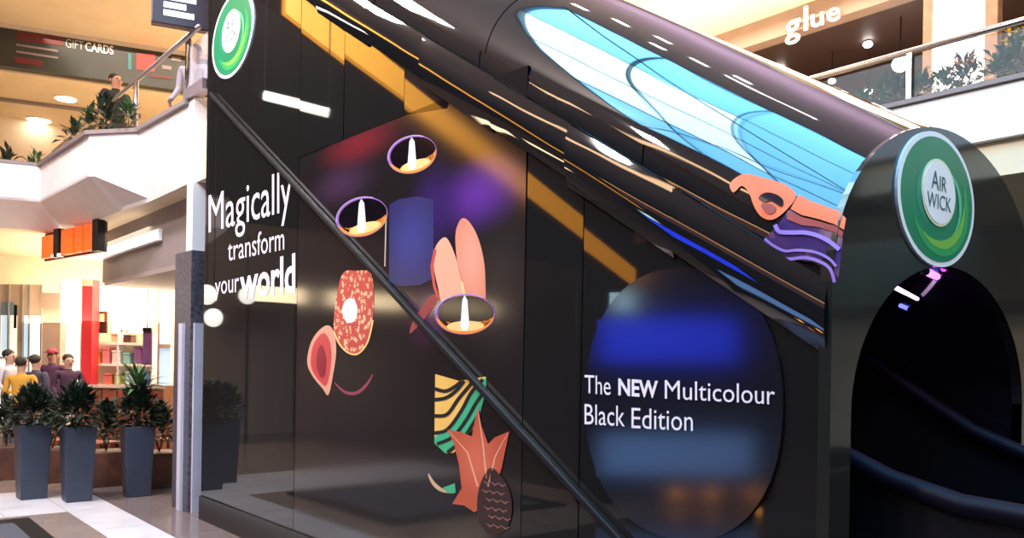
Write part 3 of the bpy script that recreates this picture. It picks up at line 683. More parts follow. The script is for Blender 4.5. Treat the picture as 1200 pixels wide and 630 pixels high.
# ceiling beyond the band
struct(MB().prism([bp(-2.5, 6.5, -.2), bp(4.5, 6.5, -.2), bp(4.5, 6.5, -3.6), bp(-2.5, 6.5, -3.6)], (0, 0, .1)).obj('ceiling_shop_upper', M_soffit))
tr = MB().prism([bp(-2.5, 6.44, -1.9), bp(2.2, 6.44, -1.9), bp(2.2, 6.44, -2.0), bp(-2.5, 6.44, -2.0)], (0, 0, .06)).obj('trim_2', M_kerb); struct(tr)
def downlight(p, r, label, es=14, col=(1, .93, .8), group=None):
    t = thing('downlight', label, 'ceiling light', p, group)
    MB().lathe([(r * 1.25, 0), (r * 1.25, .02), (r * 1.0, .02)], (p[0], p[1], p[2] - .02), 16).obj('trim_ring', M_white, t)
    MB().lathe([(r, 0), (r, .006)], (p[0], p[1], p[2] - .028), 16).obj('lens', mat('downlight_lens_%g' % es, (1, 1, 1), .4, emit=col, es=es), t)
for (px, py, lb) in [(77, 115, 'round downlight in the cream shop ceiling nearest below the GIFT CARDS band'), (39, 150, 'round downlight in the cream ceiling behind the inner corner shrub'), (13, 172, 'round downlight low behind the leftmost balcony shrub')]:
    p = on_z(px, py, 6.5); p.x = max(p.x, -17.9); downlight(p, .17, lb)
# directory sign
a = at(177, -30, 8.6); d2 = hd
ds = thing('directory_sign', 'dark hanging directory board with white lines of text at the upper left', 'sign', at(212, 25, 8.6))
def dpt(u, z, d=0): return Vector((at(177, 25, 8.6).x, at(177, 25, 8.6).y, 0)) + hd * u + nrm * d + Vector((0, 0, z))
zb_ = at(177, 25, 8.6).z
MB().prism([dpt(0, zb_), dpt(1.0, zb_), dpt(1.0, zb_ + .8), dpt(0, zb_ + .8)], nrm * -.12).obj('board', mat('sign_plum_black', (.035, .012, .02), .4), ds, bevel=.01)
for i, ww in enumerate((.30, .22, .32, .40, .30, .36)):
    z = zb_ + .09 + i * .085
    MB().prism([dpt(.12, z, .004), dpt(.12 + ww, z, .004), dpt(.12 + ww, z + .06, .004), dpt(.12, z + .06, .004)], nrm * -.003).obj('text_line', mat('sign_lit_white', (.9, .9, .95), .4, emit=(.9, .9, 1), es=.8), ds)
for u in (.15, .85): MB().tube([dpt(u, zb_ + .8, -.06), dpt(u, 9.0, -.06)], .012, 6).obj('hanger_rod', M_chrome, ds)

# ================================================================ PEOPLE
def person(loc, h, rz_, shirt, pants, skin, hair, label, arms=(0.25, .15), cap=None):
    t = thing('person', label, 'person', loc, None, rz_)
    J = {'pel': (0, 0, .53), 'bel': (0, .0, .60), 'che': (0, 0, .72), 'nk': (0, 0, .835), 'hd': (0, -.008, .885), 'cr': (0, -.008, .955),
         'shl': (.105, 0, .80), 'ell': (.135, .01, .64), 'wrl': (.13, -.05 - arms[0] * .2, .50 + arms[0] * .3), 'hal': (.125, -.08 - arms[0] * .25, .455 + arms[0] * .36),
         'shr': (-.105, 0, .80), 'elr': (-.135, .01, .64), 'wrr': (-.13, -.05 - arms[1] * .2, .50 + arms[1] * .3), 'har': (-.125, -.08 - arms[1] * .25, .455 + arms[1] * .36),
         'hpl': (.05, 0, .51), 'knl': (.055, -.012, .28), 'anl': (.055, .01, .045), 'tol': (.06, -.08, .015), 'hpr': (-.05, 0, .51), 'knr': (-.055, -.03, .28), 'anr': (-.055, -.01, .045), 'tor': (-.06, -.10, .015)}
    Rd = {'pel': (.085, .06), 'bel': (.075, .05), 'che': (.092, .058), 'nk': (.03, .03), 'hd': (.046, .055), 'cr': (.04, .048), 'shl': (.035, .035), 'ell': (.026, .026), 'wrl': (.018, .018), 'hal': (.016, .022), 'hpl': (.05, .05), 'knl': (.034, .034), 'anl': (.022, .022), 'tol': (.022, .016)}
    names = list(J); idx = {k: i for i, k in enumerate(names)}
    ed = [('pel', 'bel'), ('bel', 'che'), ('che', 'nk'), ('nk', 'hd'), ('hd', 'cr')]
    for s in 'lr': ed += [('che', 'sh' + s), ('sh' + s, 'el' + s), ('el' + s, 'wr' + s), ('wr' + s, 'ha' + s), ('pel', 'hp' + s), ('hp' + s, 'kn' + s), ('kn' + s, 'an' + s), ('an' + s, 'to' + s)]
    me = bpy.data.meshes.new('body'); me.from_pydata([tuple(c * h for c in J[k]) for k in names], [(idx[a], idx[b]) for a, b in ed], [])
    o = bpy.data.objects.new('body', me); COL.objects.link(o); sm = o.modifiers.new('skin', 'SKIN'); sm.use_smooth_shade = True
    for k in names:
        rr = Rd.get(k) or Rd[k[:-1] + 'l']; sv = me.skin_vertices[0].data[idx[k]]; sv.radius = (rr[0] * h, rr[1] * h); sv.use_root = (k == 'pel')
    sb = o.modifiers.new('sub', 'SUBSURF'); sb.levels = 2; sb.render_levels = 2
    m = bpy.data.materials.new('clothes'); m.use_nodes = True; nt = m.node_tree; b = nt.nodes['Principled BSDF']; b.inputs['Roughness'].default_value = .8
    tc = nt.nodes.new('ShaderNodeTexCoord'); sp = nt.nodes.new('ShaderNodeSeparateXYZ'); nt.links.new(tc.outputs['Object'], sp.inputs[0])
    mr = nt.nodes.new('ShaderNodeMath'); mr.operation = 'DIVIDE'; mr.inputs[1].default_value = h; nt.links.new(sp.outputs[2], mr.inputs[0])
    rp = nt.nodes.new('ShaderNodeValToRGB'); rp.color_ramp.interpolation = 'CONSTANT'; e = rp.color_ramp.elements
    e[0].position = 0; e[0].color = (.02, .02, .02, 1); e[1].position = .035; e[1].color = (*pants, 1)
    q = e.new(.53); q.color = (*shirt, 1); q = e.new(.825); q.color = (*skin, 1)
    nt.links.new(mr.outputs[0], rp.inputs[0]); nt.links.new(rp.outputs[0], b.inputs['Base Color']); me.materials.append(m)
    o.parent = t
    sk_ = mat('skin_%g' % skin[0], skin, .6)
    def part(mb, name, mm):
        q = mb.obj(name, mm, None, True); q.parent = t; return q
    part(MB().ball((0, .016 * h, .934 * h), (.052 * h, .056 * h, .046 * h)), 'hair', mat('hair_%g' % hair[0], hair, .7))
    part(MB().ball((0, -.060 * h, .897 * h), (.008 * h, .012 * h, .014 * h), 8, 6), 'nose', sk_)
    for s in (-1, 1):
        part(MB().ball((s * .019 * h, -.054 * h, .910 * h), .006 * h, 8, 6), 'eye', M_dark); part(MB().ball((s * .050 * h, 0, .90 * h), (.006 * h, .012 * h, .016 * h), 8, 6), 'ear', sk_)
    part(MB().ball((0, -.053 * h, .874 * h), (.014 * h, .006 * h, .004 * h), 8, 4), 'mouth', mat('lips', (.35, .12, .10), .6))
    for s, k in ((1, 'hal'), (-1, 'har')):
        hx, hy, hz = [c * h for c in J[k]]; mb = MB()
        for f_ in range(4): mb.tube([(hx, hy + (f_ - 1.5) * .010 * h, hz), (hx - s * .004 * h, hy + (f_ - 1.5) * .011 * h - .006 * h, hz - .03 * h), (hx - s * .012 * h, hy + (f_ - 1.5) * .011 * h - .008 * h, hz - (.045 + .006 * (f_ in (1, 2))) * h)], .0052 * h, 6)
        mb.tube([(hx, hy - .015 * h, hz + .01 * h), (hx - s * .006 * h, hy - .034 * h, hz - .012 * h)], .006 * h, 6); part(mb, 'fingers', sk_)
    if cap: part(MB().lathe([(.056 * h, 0), (.055 * h, .02 * h), (.035 * h, .042 * h), (.004 * h, .05 * h)], (0, 0, .935 * h), 12).box((-.04 * h, -.11 * h, .935 * h), (.04 * h, -.04 * h, .943 * h)), 'cap', mat('cap_red', cap, .7))
    return t
def face(p): return math.atan2(CAM.y - p.y, CAM.x - p.x) + pi / 2
p = at(136, 88, 12.1); person((p.x, p.y, 4.14), 1.68, face(p) + .5, (.008, .008, .01), (.02, .02, .03), (.50, .24, .14), (.02, .012, .008), 'person in black standing at the upper balcony rail below the GIFT CARDS sign')
p = at(228, 50, 11.2); person((p.x, p.y, 4.14), 1.78, face(p) - .6, (.34, .30, .36), (.10, .10, .14), (.42, .24, .18), (.05, .03, .03), 'person in grey on the upper level behind the bent steel tube')
for (px, d, h, rz_, sh_, pa, hr_, cap, lb) in [
    (11, 13.6, 1.72, .9, (.55, .50, .56), (.10, .10, .16), (.02, .015, .015), None, 'person in a pale top at the far left of the shopfront'),
    (25, 12.2, 1.60, 2.8, (.62, .30, .03), (.06, .05, .09), (.02, .015, .012), None, 'person in a yellow top with back turned behind the planters'),
    (42, 12.9, 1.64, 2.4, (.05, .04, .07), (.04, .04, .07), (.03, .018, .012), None, 'dark-dressed person just right of the person in yellow'),
    (61, 14.9, 1.75, -.4, (.09, .03, .09), (.24, .20, .18), (.10, .03, .03), (.40, .05, .09), 'person in a plum top and red cap before the beige pillar'),
    (80, 13.6, 1.66, .3, (.06, .02, .05), (.05, .04, .06), (.02, .015, .015), None, 'person in dark maroon clothes left of the red column')]:
    p = at(px, 440, d); person((p.x, p.y, 0), h, face(p) + rz_, sh_, pa, (.48, .28, .20), hr_, lb, (.5, .2), cap)

# ================================================================ LOWER LEFT SHOP
# planters
def planter(px, py, wt, wb, h, seed, label, kind):
    rnd = random.Random(seed); p = on_z(px, py, 0); t = thing('planter', label, 'planter', p, 'tall tapered planters in front of the shop', face(p) + .2)
    def part(mb, name, m, **k): o = mb.obj(name, m, None, **k); o.parent = t; return o
    a, b = wt / 2, wb / 2
    mb = MB().add([(-b, -b, 0), (b, -b, 0), (b, b, 0), (-b, b, 0), (-a, -a, h), (a, -a, h), (a, a, h), (-a, a, h)] + [(s * (a - .03), q * (a - .03), h) for s, q in ((-1, -1), (1, -1), (1, 1), (-1, 1))] + [(s * (a - .03), q * (a - .03), h - .06) for s, q in ((-1, -1), (1, -1), (1, 1), (-1, 1))],
                [(3, 2, 1, 0), (0, 1, 5, 4), (1, 2, 6, 5), (2, 3, 7, 6), (3, 0, 4, 7), (4, 5, 9, 8), (5, 6, 10, 9), (6, 7, 11, 10), (7, 4, 8, 11), (8, 9, 13, 12), (9, 10, 14, 13), (10, 11, 15, 14), (11, 8, 12, 15), (12, 13, 14, 15)])
    part(mb, 'pot', M_pot, bevel=.008)
    part(MB().box((-a + .04, -a + .04, h - .08), (a - .04, a - .04, h - .05)), 'soil', M_soil)
    mb = MB(); bush(mb, (0, 0, h + .10), .22, .22, .34 if kind else .28, 520, .13, .055, rnd); tag(part(mb, 'foliage', M_leafdark), kind='stuff')
    mb = MB(); stems(mb, Vector((0, 0, h - .06)), .5, 9, rnd); part(mb, 'stem', M_stem)
    if kind == 2:
        mb = MB(); mb.tube([(0, 0, h - .05), (.02, 0, h + .25), (.0, .02, h + .42)], [.03, .025, .02], 7); part(mb, 'trunk', M_stem)
        mb = MB()
        for i in range(46):
            q = rnd.uniform(0, 2 * pi); el = rnd.uniform(-.1, 1.3); d = Vector((math.cos(q) * math.cos(el), math.sin(q) * math.cos(el), math.sin(el)))
            leaf_mesh(mb, Vector((0, .02, h + .42)) + d * .03, d, rnd.uniform(.25, .42), .045)
        tag(part(mb, 'fronds', M_leaf2), kind='stuff')
    return t
planter(37, 583, .32, .26, .82, 1, 'leftmost slate-blue tapered planter with a dark leafy plant', 0)
planter(90, 586, .32, .255, .82, 2, 'middle slate-blue tapered planter with dense dark foliage', 1)
planter(160, 580, .32, .25, .80, 3, 'dark tapered planter with a spiky palm nearest the column', 2)
# low hedge in trough between planters
for i, (px, py, d, lb) in enumerate([(8, 560, 10.6, 'dark leafy hedge plant at the left picture edge behind the planters'), (62, 560, 10.4, 'dark hedge plant between the left and middle planters'), (125, 556, 10.2, 'dark hedge plant between the middle and palm planters'), (187, 560, 10.2, 'dark hedge plant between palm planter and column')]):
    p = at(px, 500, d); t = shrub('hedge_plant', (p.x, p.y, .42), .20, .18, .62, 300, .13, .06, lb, M_leafdark, 'hedge plants in the low trough', 40 + i)
    MB().box((p.x - .24, p.y - .2, 0), (p.x + .24, p.y + .2, .42)).obj('trough', mat('dark_trough', (.10, .035, .022), .5, noise=(6, .4)), t, bevel=.01)
# cafe furniture in red-brown wood
def cafe_chair(loc, rz_, label):
    t = thing('cafe_chair', label, 'chair', loc, 'cafe chairs behind the planters', rz_)
    def part(mb, name): o = mb.obj(name, M_redwood, None, bevel=.005); o.parent = t
    part(MB().box((-.2, -.2, .43), (.2, .2, .46)), 'seat')
    for x in (-.18, .18):
        part(MB().box((x - .018, -.198, 0), (x + .018, -.162, .43)), 'leg'); part(MB().box((x - .018, .162, 0), (x + .018, .198, .88)), 'leg')
    for z in (.56, .68, .80): part(MB().box((-.162, .17, z), (.162, .19, z + .06)), 'slat')
def cafe_table(loc, label):
    t = thing('cafe_table', label, 'table', loc, 'cafe tables behind the planters')
    def part(mb, name, m, **k): o = mb.obj(name, m, None, **k); o.parent = t
    part(MB().box((-.33, -.33, .71), (.33, .33, .74)), 'tabletop', mat('pale_tabletop', (.50, .36, .26), .35), bevel=.006); part(MB().tube([(0, 0, .02), (0, 0, .71)], .03, 10), 'pedestal', M_dark); part(MB().lathe([(.22, 0), (.22, .015), (.03, .03)], (0, 0, 0), 16), 'base', M_dark)
for (px, d, lb) in [(70, 11.9, 'cafe table seen between the left and middle planters'), (124, 12.6, 'cafe table seen between the middle and palm planters')]:
    p = at(px, 500, d); cafe_table((p.x, p.y, 0), lb)
for (px, d, rz_, lb) in [(66, 11.2, 2.2, 'red-brown cafe chair glimpsed right of the leftmost planter'), (116, 10.9, 2.0, 'red-brown cafe chair glimpsed right of the middle planter'), (150, 11.6, .2, 'red-brown cafe chair just left of the palm planter'), (185, 11.4, 1.5, 'red-brown cafe chair between palm planter and column')]:
    p = at(px, 500, d); cafe_chair((p.x, p.y, 0), rz_, lb)
# orange sign of the cafe
a, b = at(51, 290, 12.9), at(112, 277, 11.7); sd = Vector((b.x - a.x, b.y - a.y, 0)); SL = sd.length; sd.normalize(); sn = Vector((sd.y, -sd.x, 0)); sn = sn if sn.dot(CAM - a) > 0 else -sn
SO = Vector((a.x, a.y, 0)); z0, z1 = 3.11, 3.49
def spt(u, z, d=0): return SO + sd * u * SL + sn * d + Vector((0, 0, z))
osn = thing('cafe_sign', 'glowing orange block-letter sign hanging under the white balcony', 'sign', spt(.5, z0))
MB().prism([spt(-.05, z0 - .03, -.05), spt(1.08, z0 - .03, -.05), spt(1.08, z1 + .02, -.05), spt(-.05, z1 + .02, -.05)], sn * -.05).obj('back_plate', mat('sign_dark_brown', (.06, .02, .015), .5), osn)
M_orl = mat('orange_lit_letter', (.75, .10, .01), .4, emit=(1.0, .10, .004), es=.75)
def slab(u0, u1, za, zb, m, nm, d0=-.05, d1=.03): MB().prism([spt(u0, za, d1), spt(u1, za, d1), spt(u1, zb, d1), spt(u0, zb, d1)], sn * (d0 - d1)).obj(nm, m, osn)
text_on('CAFE', [(.38, z1), (.98, z1), (.98, z0), (.38, z0)], lambda q: spt(q[0], q[1], .03), M_orl, osn, bold=.04, depth=sn * -.05) if 0 else None
slab(.0, .24, z0, z1 - .04, M_orl, 'letter_block'); slab(.40, .62, z0, z1, M_orl, 'letter_block'); slab(.66, .80, z0, z1, M_orl, 'letter_block'); slab(.83, .98, z0, z1, M_orl, 'letter_block')
slab(.27, .37, z0 - .02, z1 + .03, M_dark, 'divider', -.05, .05); slab(1.0, 1.10, z0 - .03, z1 + .04, M_dark, 'end_plate', -.05, .05)
for u in (.26, .38): slab(u - .02, u + .02, z0 - .02, z0 + .03, M_white, 'clip', -.02, .06)
for u in (.2, .9): MB().tube([spt(u, z1, -.07), spt(u, 3.54, -.07)], .02, 6).obj('hanger_rod', M_dark, osn)
# white light box on the bulkhead
xa, xb = on_y(120, 285, .44).x, on_y(189, 285, .44).x
zA, zB = on_y(155, 293, .44).z, on_y(155, 280, .44).z
lb_ = thing('light_box', 'long white light strip on the taupe bulkhead right of the orange sign', 'light', ((xa + xb) / 2, .44, zA))
MB().box((xa, .40, zA), (xb, .458, zB)).obj('housing', M_white, lb_, bevel=.01); MB().box((xa + .02, .392, zA + .015), (xb - .02, .40, zB - .015)).obj('diffuser', mat('strip_diffuser', (1, .95, .98), .4, emit=(1, .93, .97), es=1.2), lb_)
p = on_z(117, 311, 2.68); p.x = max(p.x, -9.9); p.y = max(p.y, .6); downlight((p.x, p.y, 2.68), .05, 'small white spotlight under the taupe soffit below the orange sign', 10)

# red column, white pillar, beige pillar, panels
def pbox(name, pxa, pxb, d, z0, z1, dep, m, label, cat, extra=None, bevel=0):
    a, b = at(pxa, 424, d), at(pxb, 424, d); u = Vector((b.x - a.x, b.y - a.y, 0)); n = Vector((FWD.x, FWD.y, 0)) * dep
    t = thing(name, label, cat, ((a.x + b.x) / 2, (a.y + b.y) / 2, z0))
    A_ = Vector((a.x, a.y, 0)); B_ = Vector((b.x, b.y, 0))
    MB().prism([A_ + Vector((0, 0, z0)), B_ + Vector((0, 0, z0)), B_ + Vector((0, 0, z1)), A_ + Vector((0, 0, z1))], n).obj('body', m, t, bevel=bevel)
    t['w'] = 0; del t['w']
    return t, A_, B_, n
def face_box(t, A_, B_, n, u0, u1, z0, z1, m, nm, pr=.02):
    k = n.normalized() * -pr; P = lambda u, z: A_ + (B_ - A_) * u + Vector((0, 0, z)) + k
    return MB().prism([P(u0, z0), P(u1, z0), P(u1, z1), P(u0, z1)], -k * .9).obj(nm, m, t)
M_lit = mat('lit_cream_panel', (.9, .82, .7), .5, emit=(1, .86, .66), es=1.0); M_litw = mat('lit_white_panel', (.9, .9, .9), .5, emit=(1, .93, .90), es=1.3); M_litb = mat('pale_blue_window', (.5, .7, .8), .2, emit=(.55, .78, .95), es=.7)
M_red = mat('red_paint', (.68, .03, .04), .4); M_beige = mat('beige_stone', (.52, .38, .29), .6, noise=(4, .08))
t, A_, B_, n = pbox('red_column', 95, 107, 14.2, 0, 2.92, .25, M_red, 'bright red square column at the shop entrance', 'column'); face_box(t, A_, B_, n, 0, 1, 2.80, 2.92, M_beige, 'cap'); face_box(t, A_, B_, n, -.1, 1.1, 0, .15, M_dark, 'base')
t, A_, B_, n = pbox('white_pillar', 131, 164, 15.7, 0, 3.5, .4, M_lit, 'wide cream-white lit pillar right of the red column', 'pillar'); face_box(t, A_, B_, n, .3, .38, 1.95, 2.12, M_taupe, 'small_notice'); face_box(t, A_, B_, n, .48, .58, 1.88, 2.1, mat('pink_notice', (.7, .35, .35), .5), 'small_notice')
t, A_, B_, n = pbox('beige_pillar', 49, 70, 15.2, 0, 2.75, .3, M_beige, 'beige stone pillar behind the red-capped person', 'pillar'); face_box(t, A_, B_, n, -.05, 1.05, 2.45, 2.75, mat('beige_stone_dark', (.40, .28, .22), .6), 'capital', .05); face_box(t, A_, B_, n, -.05, 1.05, 0, .2, M_taupe, 'base', .05)
t, A_, B_, n = pbox('lit_display', 70, 95, 15.4, .4, 3.0, .12, M_litw, 'glowing white display panel between beige pillar and red column', 'display panel'); face_box(t, A_, B_, n, -.03, .03, .4, 3.0, M_beige, 'frame'); face_box(t, A_, B_, n, .97, 1.03, .4, 3.0, M_beige, 'frame'); face_box(t, A_, B_, n, .1, .6, .5, .9, mat('display_print', (.6, .45, .4), .5), 'poster_print')
# glazed shopfront on the far left
t, A_, B_, n = pbox('shop_window', -25, 49, 15.8, 0, 2.95, .08, M_beige, 'glazed shopfront with pale blue panes at the far left', 'shopfront')
for i, (u0, u1, mm) in enumerate([(.02, .16, M_litb), (.19, .36, M_lit), (.36, .46, M_litb), (.50, .60, M_lit), (.72, .80, M_litb), (.82, .97, M_litw)]):
    face_box(t, A_, B_, n, u0, u1, 1.55, 2.35, mm, 'pane'); face_box(t, A_, B_, n, u0, u1, .35, 1.5, M_lit if i % 2 else M_litw, 'pane')
for u in (.0, .17, .34, .48, .70, .81, 1.0): face_box(t, A_, B_, n, u - .012, u + .012, 0, 2.95, mat('window_steel', (.42, .38, .36), .4, .3), 'mullion', .05)
face_box(t, A_, B_, n, .56, .60, 2.1, 2.55, M_dark, 'dark_poster', .03); face_box(t, A_, B_, n, .34, .56, 2.35, 2.6, mat('window_blue', (.16, .26, .36), .4), 'sign_strip', .03)
# shelving with goods
t, A_, B_, n = pbox('display_shelf', 108, 186, 14.9, 0, 2.02, .45, mat('shelf_back', (.78, .62, .48), .6), 'open shop shelving with colourful goods right of the red column', 'shelf')
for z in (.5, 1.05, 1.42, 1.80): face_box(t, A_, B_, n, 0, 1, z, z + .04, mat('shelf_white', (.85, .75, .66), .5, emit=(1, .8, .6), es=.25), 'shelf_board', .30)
for u in (0, .5, 1): face_box(t, A_, B_, n, u - .01, u + .01, 0, 2.02, M_white, 'upright', .30)
SHF = (A_, B_, n)
goods = [('orange storage box', (.85, .16, .02), .02, .24, .62, 1.02), ('coral red box', (.80, .20, .14), .27, .40, 1.09, 1.28), ('yellow ochre box', (.80, .45, .04), .12, .22, 1.46, 1.68), ('pink box', (.80, .28, .30), .25, .36, 1.46, 1.75),
         ('teal box', (.25, .55, .52), .56, .66, 1.46, 1.66), ('white box', (.85, .82, .78), .40, .52, 1.46, 1.70), ('pale blue box', (.45, .62, .72), .60, .70, 1.09, 1.32), ('violet carton', (.20, .09, .26), .72, .82, 1.46, 1.78),
         ('dark brown basket', (.10, .04, .03), .56, .68, 1.84, 1.98), ('cream bowl box', (.75, .55, .35), .38, .48, 1.84, 2.0), ('green tin', (.05, .32, .12), .55, .62, .62, .84), ('white carton', (.88, .86, .82), .30, .46, .54, .80), ('tan carton', (.58, .32, .16), .68, .84, .54, .78), ('blue carton', (.12, .22, .45), .86, .96, 1.09, 1.36), ('lime tin', (.45, .55, .10), .44, .52, 1.09, 1.30)]
for nm, c, u0, u1, za, zb in goods:
    nn = nm.split()[-1]; nn = {'box': 'storage_box', 'carton': 'carton', 'basket': 'basket', 'tin': 'tin'}[nn]
    k = n.normalized(); P = lambda u, z: A_ + (B_ - A_) * u + Vector((0, 0, z)) - k * .26
    t2 = thing(nn, '%s on the shop shelving right of the red column' % nm, nn.split('_')[-1], P((u0 + u1) / 2, za), 'goods on the shop shelving')
    mm = mat('goods_' + nm.replace(' ', '_'), c, .5); h_ = zb - za
    MB().prism([P(u0, za), P(u1, za), P(u1, zb - h_ * .18), P(u0, zb - h_ * .18)], k * .2).obj('body', mm, t2, bevel=.012)
    du = (u1 - u0) * .04
    MB().prism([P(u0 - du, zb - h_ * .17) - k * .01, P(u1 + du, zb - h_ * .17) - k * .01, P(u1 + du, zb) - k * .01, P(u0 - du, zb) - k * .01], k * .22).obj('lid', mm, t2, bevel=.01)
# poster above shelf
t, A_, B_, n = pbox('food_poster', 107, 124, 14.5, 2.0, 2.38, .05, mat('poster_dark', (.05, .025, .02), .4), 'dark poster with an orange shape beside the red column', 'poster')
face_box(t, A_, B_, n, .05, .55, 2.08, 2.3, mat('poster_orange', (.75, .25, .08), .4), 'orange_shape', .01); face_box(t, A_, B_, n, .35, .85, 2.2, 2.34, mat('poster_peach', (.80, .45, .25), .4), 'peach_shape', .015); 
t, A_, B_, n = pbox('violet_banner', 167, 177, 14.3, 1.45, 2.08, .04, mat('banner_violet', (.16, .06, .22), .5), 'narrow violet banner hanging near the column', 'banner'); face_box(t, A_, B_, n, 0, 1, 2.03, 2.10, M_dark, 'top_bar', .02); MB().tube([(A_ + B_) / 2 + Vector((0, 0, 2.1)), (A_ + B_) / 2 + Vector((0, 0, 3.53))], .01, 6).obj('hanger_rod', M_dark, t)
t, A_, B_, n = pbox('side_window', 186, 200, 14.6, 0, 2.7, .06, M_litb, 'narrow pale blue lit window beside the dark column', 'window'); face_box(t, A_, B_, n, -.08, .06, .3, 3.3, M_beige, 'frame', .03); face_box(t, A_, B_, n, 0, 1, 1.75, 1.82, M_beige, 'transom', .03)
t, A_, B_, n = pbox('service_counter', 102, 192, 13.3, 0, 1.12, .5, M_redwood, 'low dark red service counter behind the planters', 'counter'); face_box(t, A_, B_, n, -.02, 1.02, 1.08, 1.13, mat('counter_top', (.6, .45, .36), .3), 'worktop', .04)
for u in (.2, .4, .6, .8): face_box(t, A_, B_, n, u - .006, u + .006, .1, 1.05, M_dark, 'panel_joint', .01)
# floor mat
fm = thing('floor_mat', 'black framed mat lying on the brown tiles at lower left', 'mat', (-6.9, -2.0, 0))
MB().box((-7.55, -3.6, 0), (-5.2, -1.33, .018)).obj('frame', M_dark, fm, bevel=.006); MB().box((-7.30, -3.4, .018), (-5.4, -1.50, .022)).obj('pile', mat('mat_grey', (.05, .05, .065), .8, noise=(40, .3)), fm)

# ================================================================ RIGHT GALLERY
gr_ = thing('gallery_handrail', 'long steel handrail with glass panes on the right gallery', 'railing', (-2.4, GY + .1, 4.45))
MB().tube([(-6.5, GY + .08, 4.99), (6, GY + .08, 4.99)], .035, 10).obj('top_rail', M_chrome, gr_, True)
for x in (-5.6, -4.0, -2.42, -.8, .8): MB().box((x - .03, GY + .05, 4.45), (x + .03, GY + .11, 4.97)).obj('post', M_chrome, gr_, bevel=.005)
for x in (-5.6, -4.0, -2.42, -.8): MB().box((x + .05, GY + .075, 4.50), (x + 1.53, GY + .085, 4.92)).obj('glass_pane', M_glass, gr_)
rs = random.Random(3)
for i, (px, h, lb) in enumerate([(985, .36, 'green gallery plant just above the tunnel ridge'), (1010, .34, 'second gallery plant right of the tunnel ridge'), (1033, .46, 'dense dark gallery plant left of the steel post'), (1052, .42, 'dark gallery plant touching the steel post'), (1078, .40, 'gallery plant just right of the steel post'), (1105, .34, 'small plant before the left of the bright panel'), (1130, .46, 'plant with orange flowers before the bright panel'), (1168, .44, 'leafy gallery plant right of the bright panel'), (1192, .58, 'plant with yellow flowers at the right picture edge')]):
    x = on_y(px, 120, GY + .42).x; t = shrub('gallery_plant', (x, GY + .45, 4.45), .17, .14, h, 95, .14, .05, lb, M_leaf if i % 3 else M_leafdark, 'plants along the right gallery', 70 + i)
    if 'flowers' in lb:
        mb = MB()
        for k in range(7):
            q = Vector((x + rs.uniform(-.13, .13), GY + .40 + rs.uniform(-.08, .05), 4.45 + h * rs.uniform(.65, 1.0)))
            for j in range(5):
                a = 2 * pi * j / 5; leaf_mesh(mb, q, (math.cos(a), -.5, math.sin(a)), .06, .04)
        mb.obj('flowers', mat('flower_orange', (.85, .28, .10), .5) if 'orange' in lb else mat('flower_yellow', (.85, .45, .03), .5), t)
# long trough
tg = thing('planter_trough', 'long low grey trough carrying the gallery plants', 'planter', (-2, GY + .45, 4.14)); MB().box((-6.4, GY + .31, 4.14), (4, GY + .62, 4.45)).obj('trough_body', M_kerb, tg, bevel=.01); MB().box((-6.38, GY + .33, 4.45), (3.98, GY + .60, 4.455)).obj('soil', M_soil, tg)
# lit panel in wooden frame
xa, xb = on_y(1091, 60, 8.0).x, on_y(1153, 60, 8.0).x
lp = thing('lit_display_case', 'tall blazing white display panel in a brown wooden frame on the right gallery', 'display panel', ((xa + xb) / 2, 8.05, 4.14))
MB().box((xa, 8.05, 4.5), (xb, 8.12, 6.45)).obj('lit_panel', mat('lit_panel_glow', (1, .95, .85), .5, emit=(1, .93, .80), es=3.0), lp)
MB().box((xa - .11, 8.0, 4.14), (xa, 8.16, 6.53)).obj('frame_side', M_wood, lp, bevel=.01); MB().box((xb, 8.0, 4.14), (xb + .15, 8.16, 6.53)).obj('frame_side', M_wood, lp, bevel=.01); MB().box((xa, 8.0, 6.45), (xb, 8.16, 6.53)).obj('frame_top', M_wood, lp); MB().box((xa, 8.0, 4.14), (xb, 8.16, 4.5)).obj('frame_base', M_wood, lp)
# glue sign
gs = thing('shop_sign', 'glowing white script shop sign reading glue on the brown gallery bulkhead', 'sign', (on_y(950, 30, 7.95).x, 7.95, 6.5))
M_glow = mat('sign_glow_white', (1, 1, .95), .4, emit=(1, .97, .86), es=.9)
for ch, u0, u1, v0, v1 in [('g', .0, .27, .0, .70), ('l', .34, .41, .28, 1.0), ('u', .47, .70, .28, .68), ('e', .76, 1.0, .28, .70)]:
    # box of the word in pixels: left edge (920, 14..54), right edge (984, -5..33)
    gq = lambda u, v: (920 + 64 * u, (14 - 19 * u) * v + (54 - 21 * u) * (1 - v))
    text_on(ch, [gq(u0, v1), gq(u1, v1), gq(u1, v0), gq(u0, v0)], lambda q: on_y(q[0], q[1], 7.90), M_glow, gs, 'letter', bold=.006, depth=(0, .02, 0))
MB().box((on_y(925, 30, 7.95).x, 7.925, 6.60), (on_y(978, 30, 7.95).x, 8.0, 6.64)).obj('mounting_rail', M_taupe2, gs)
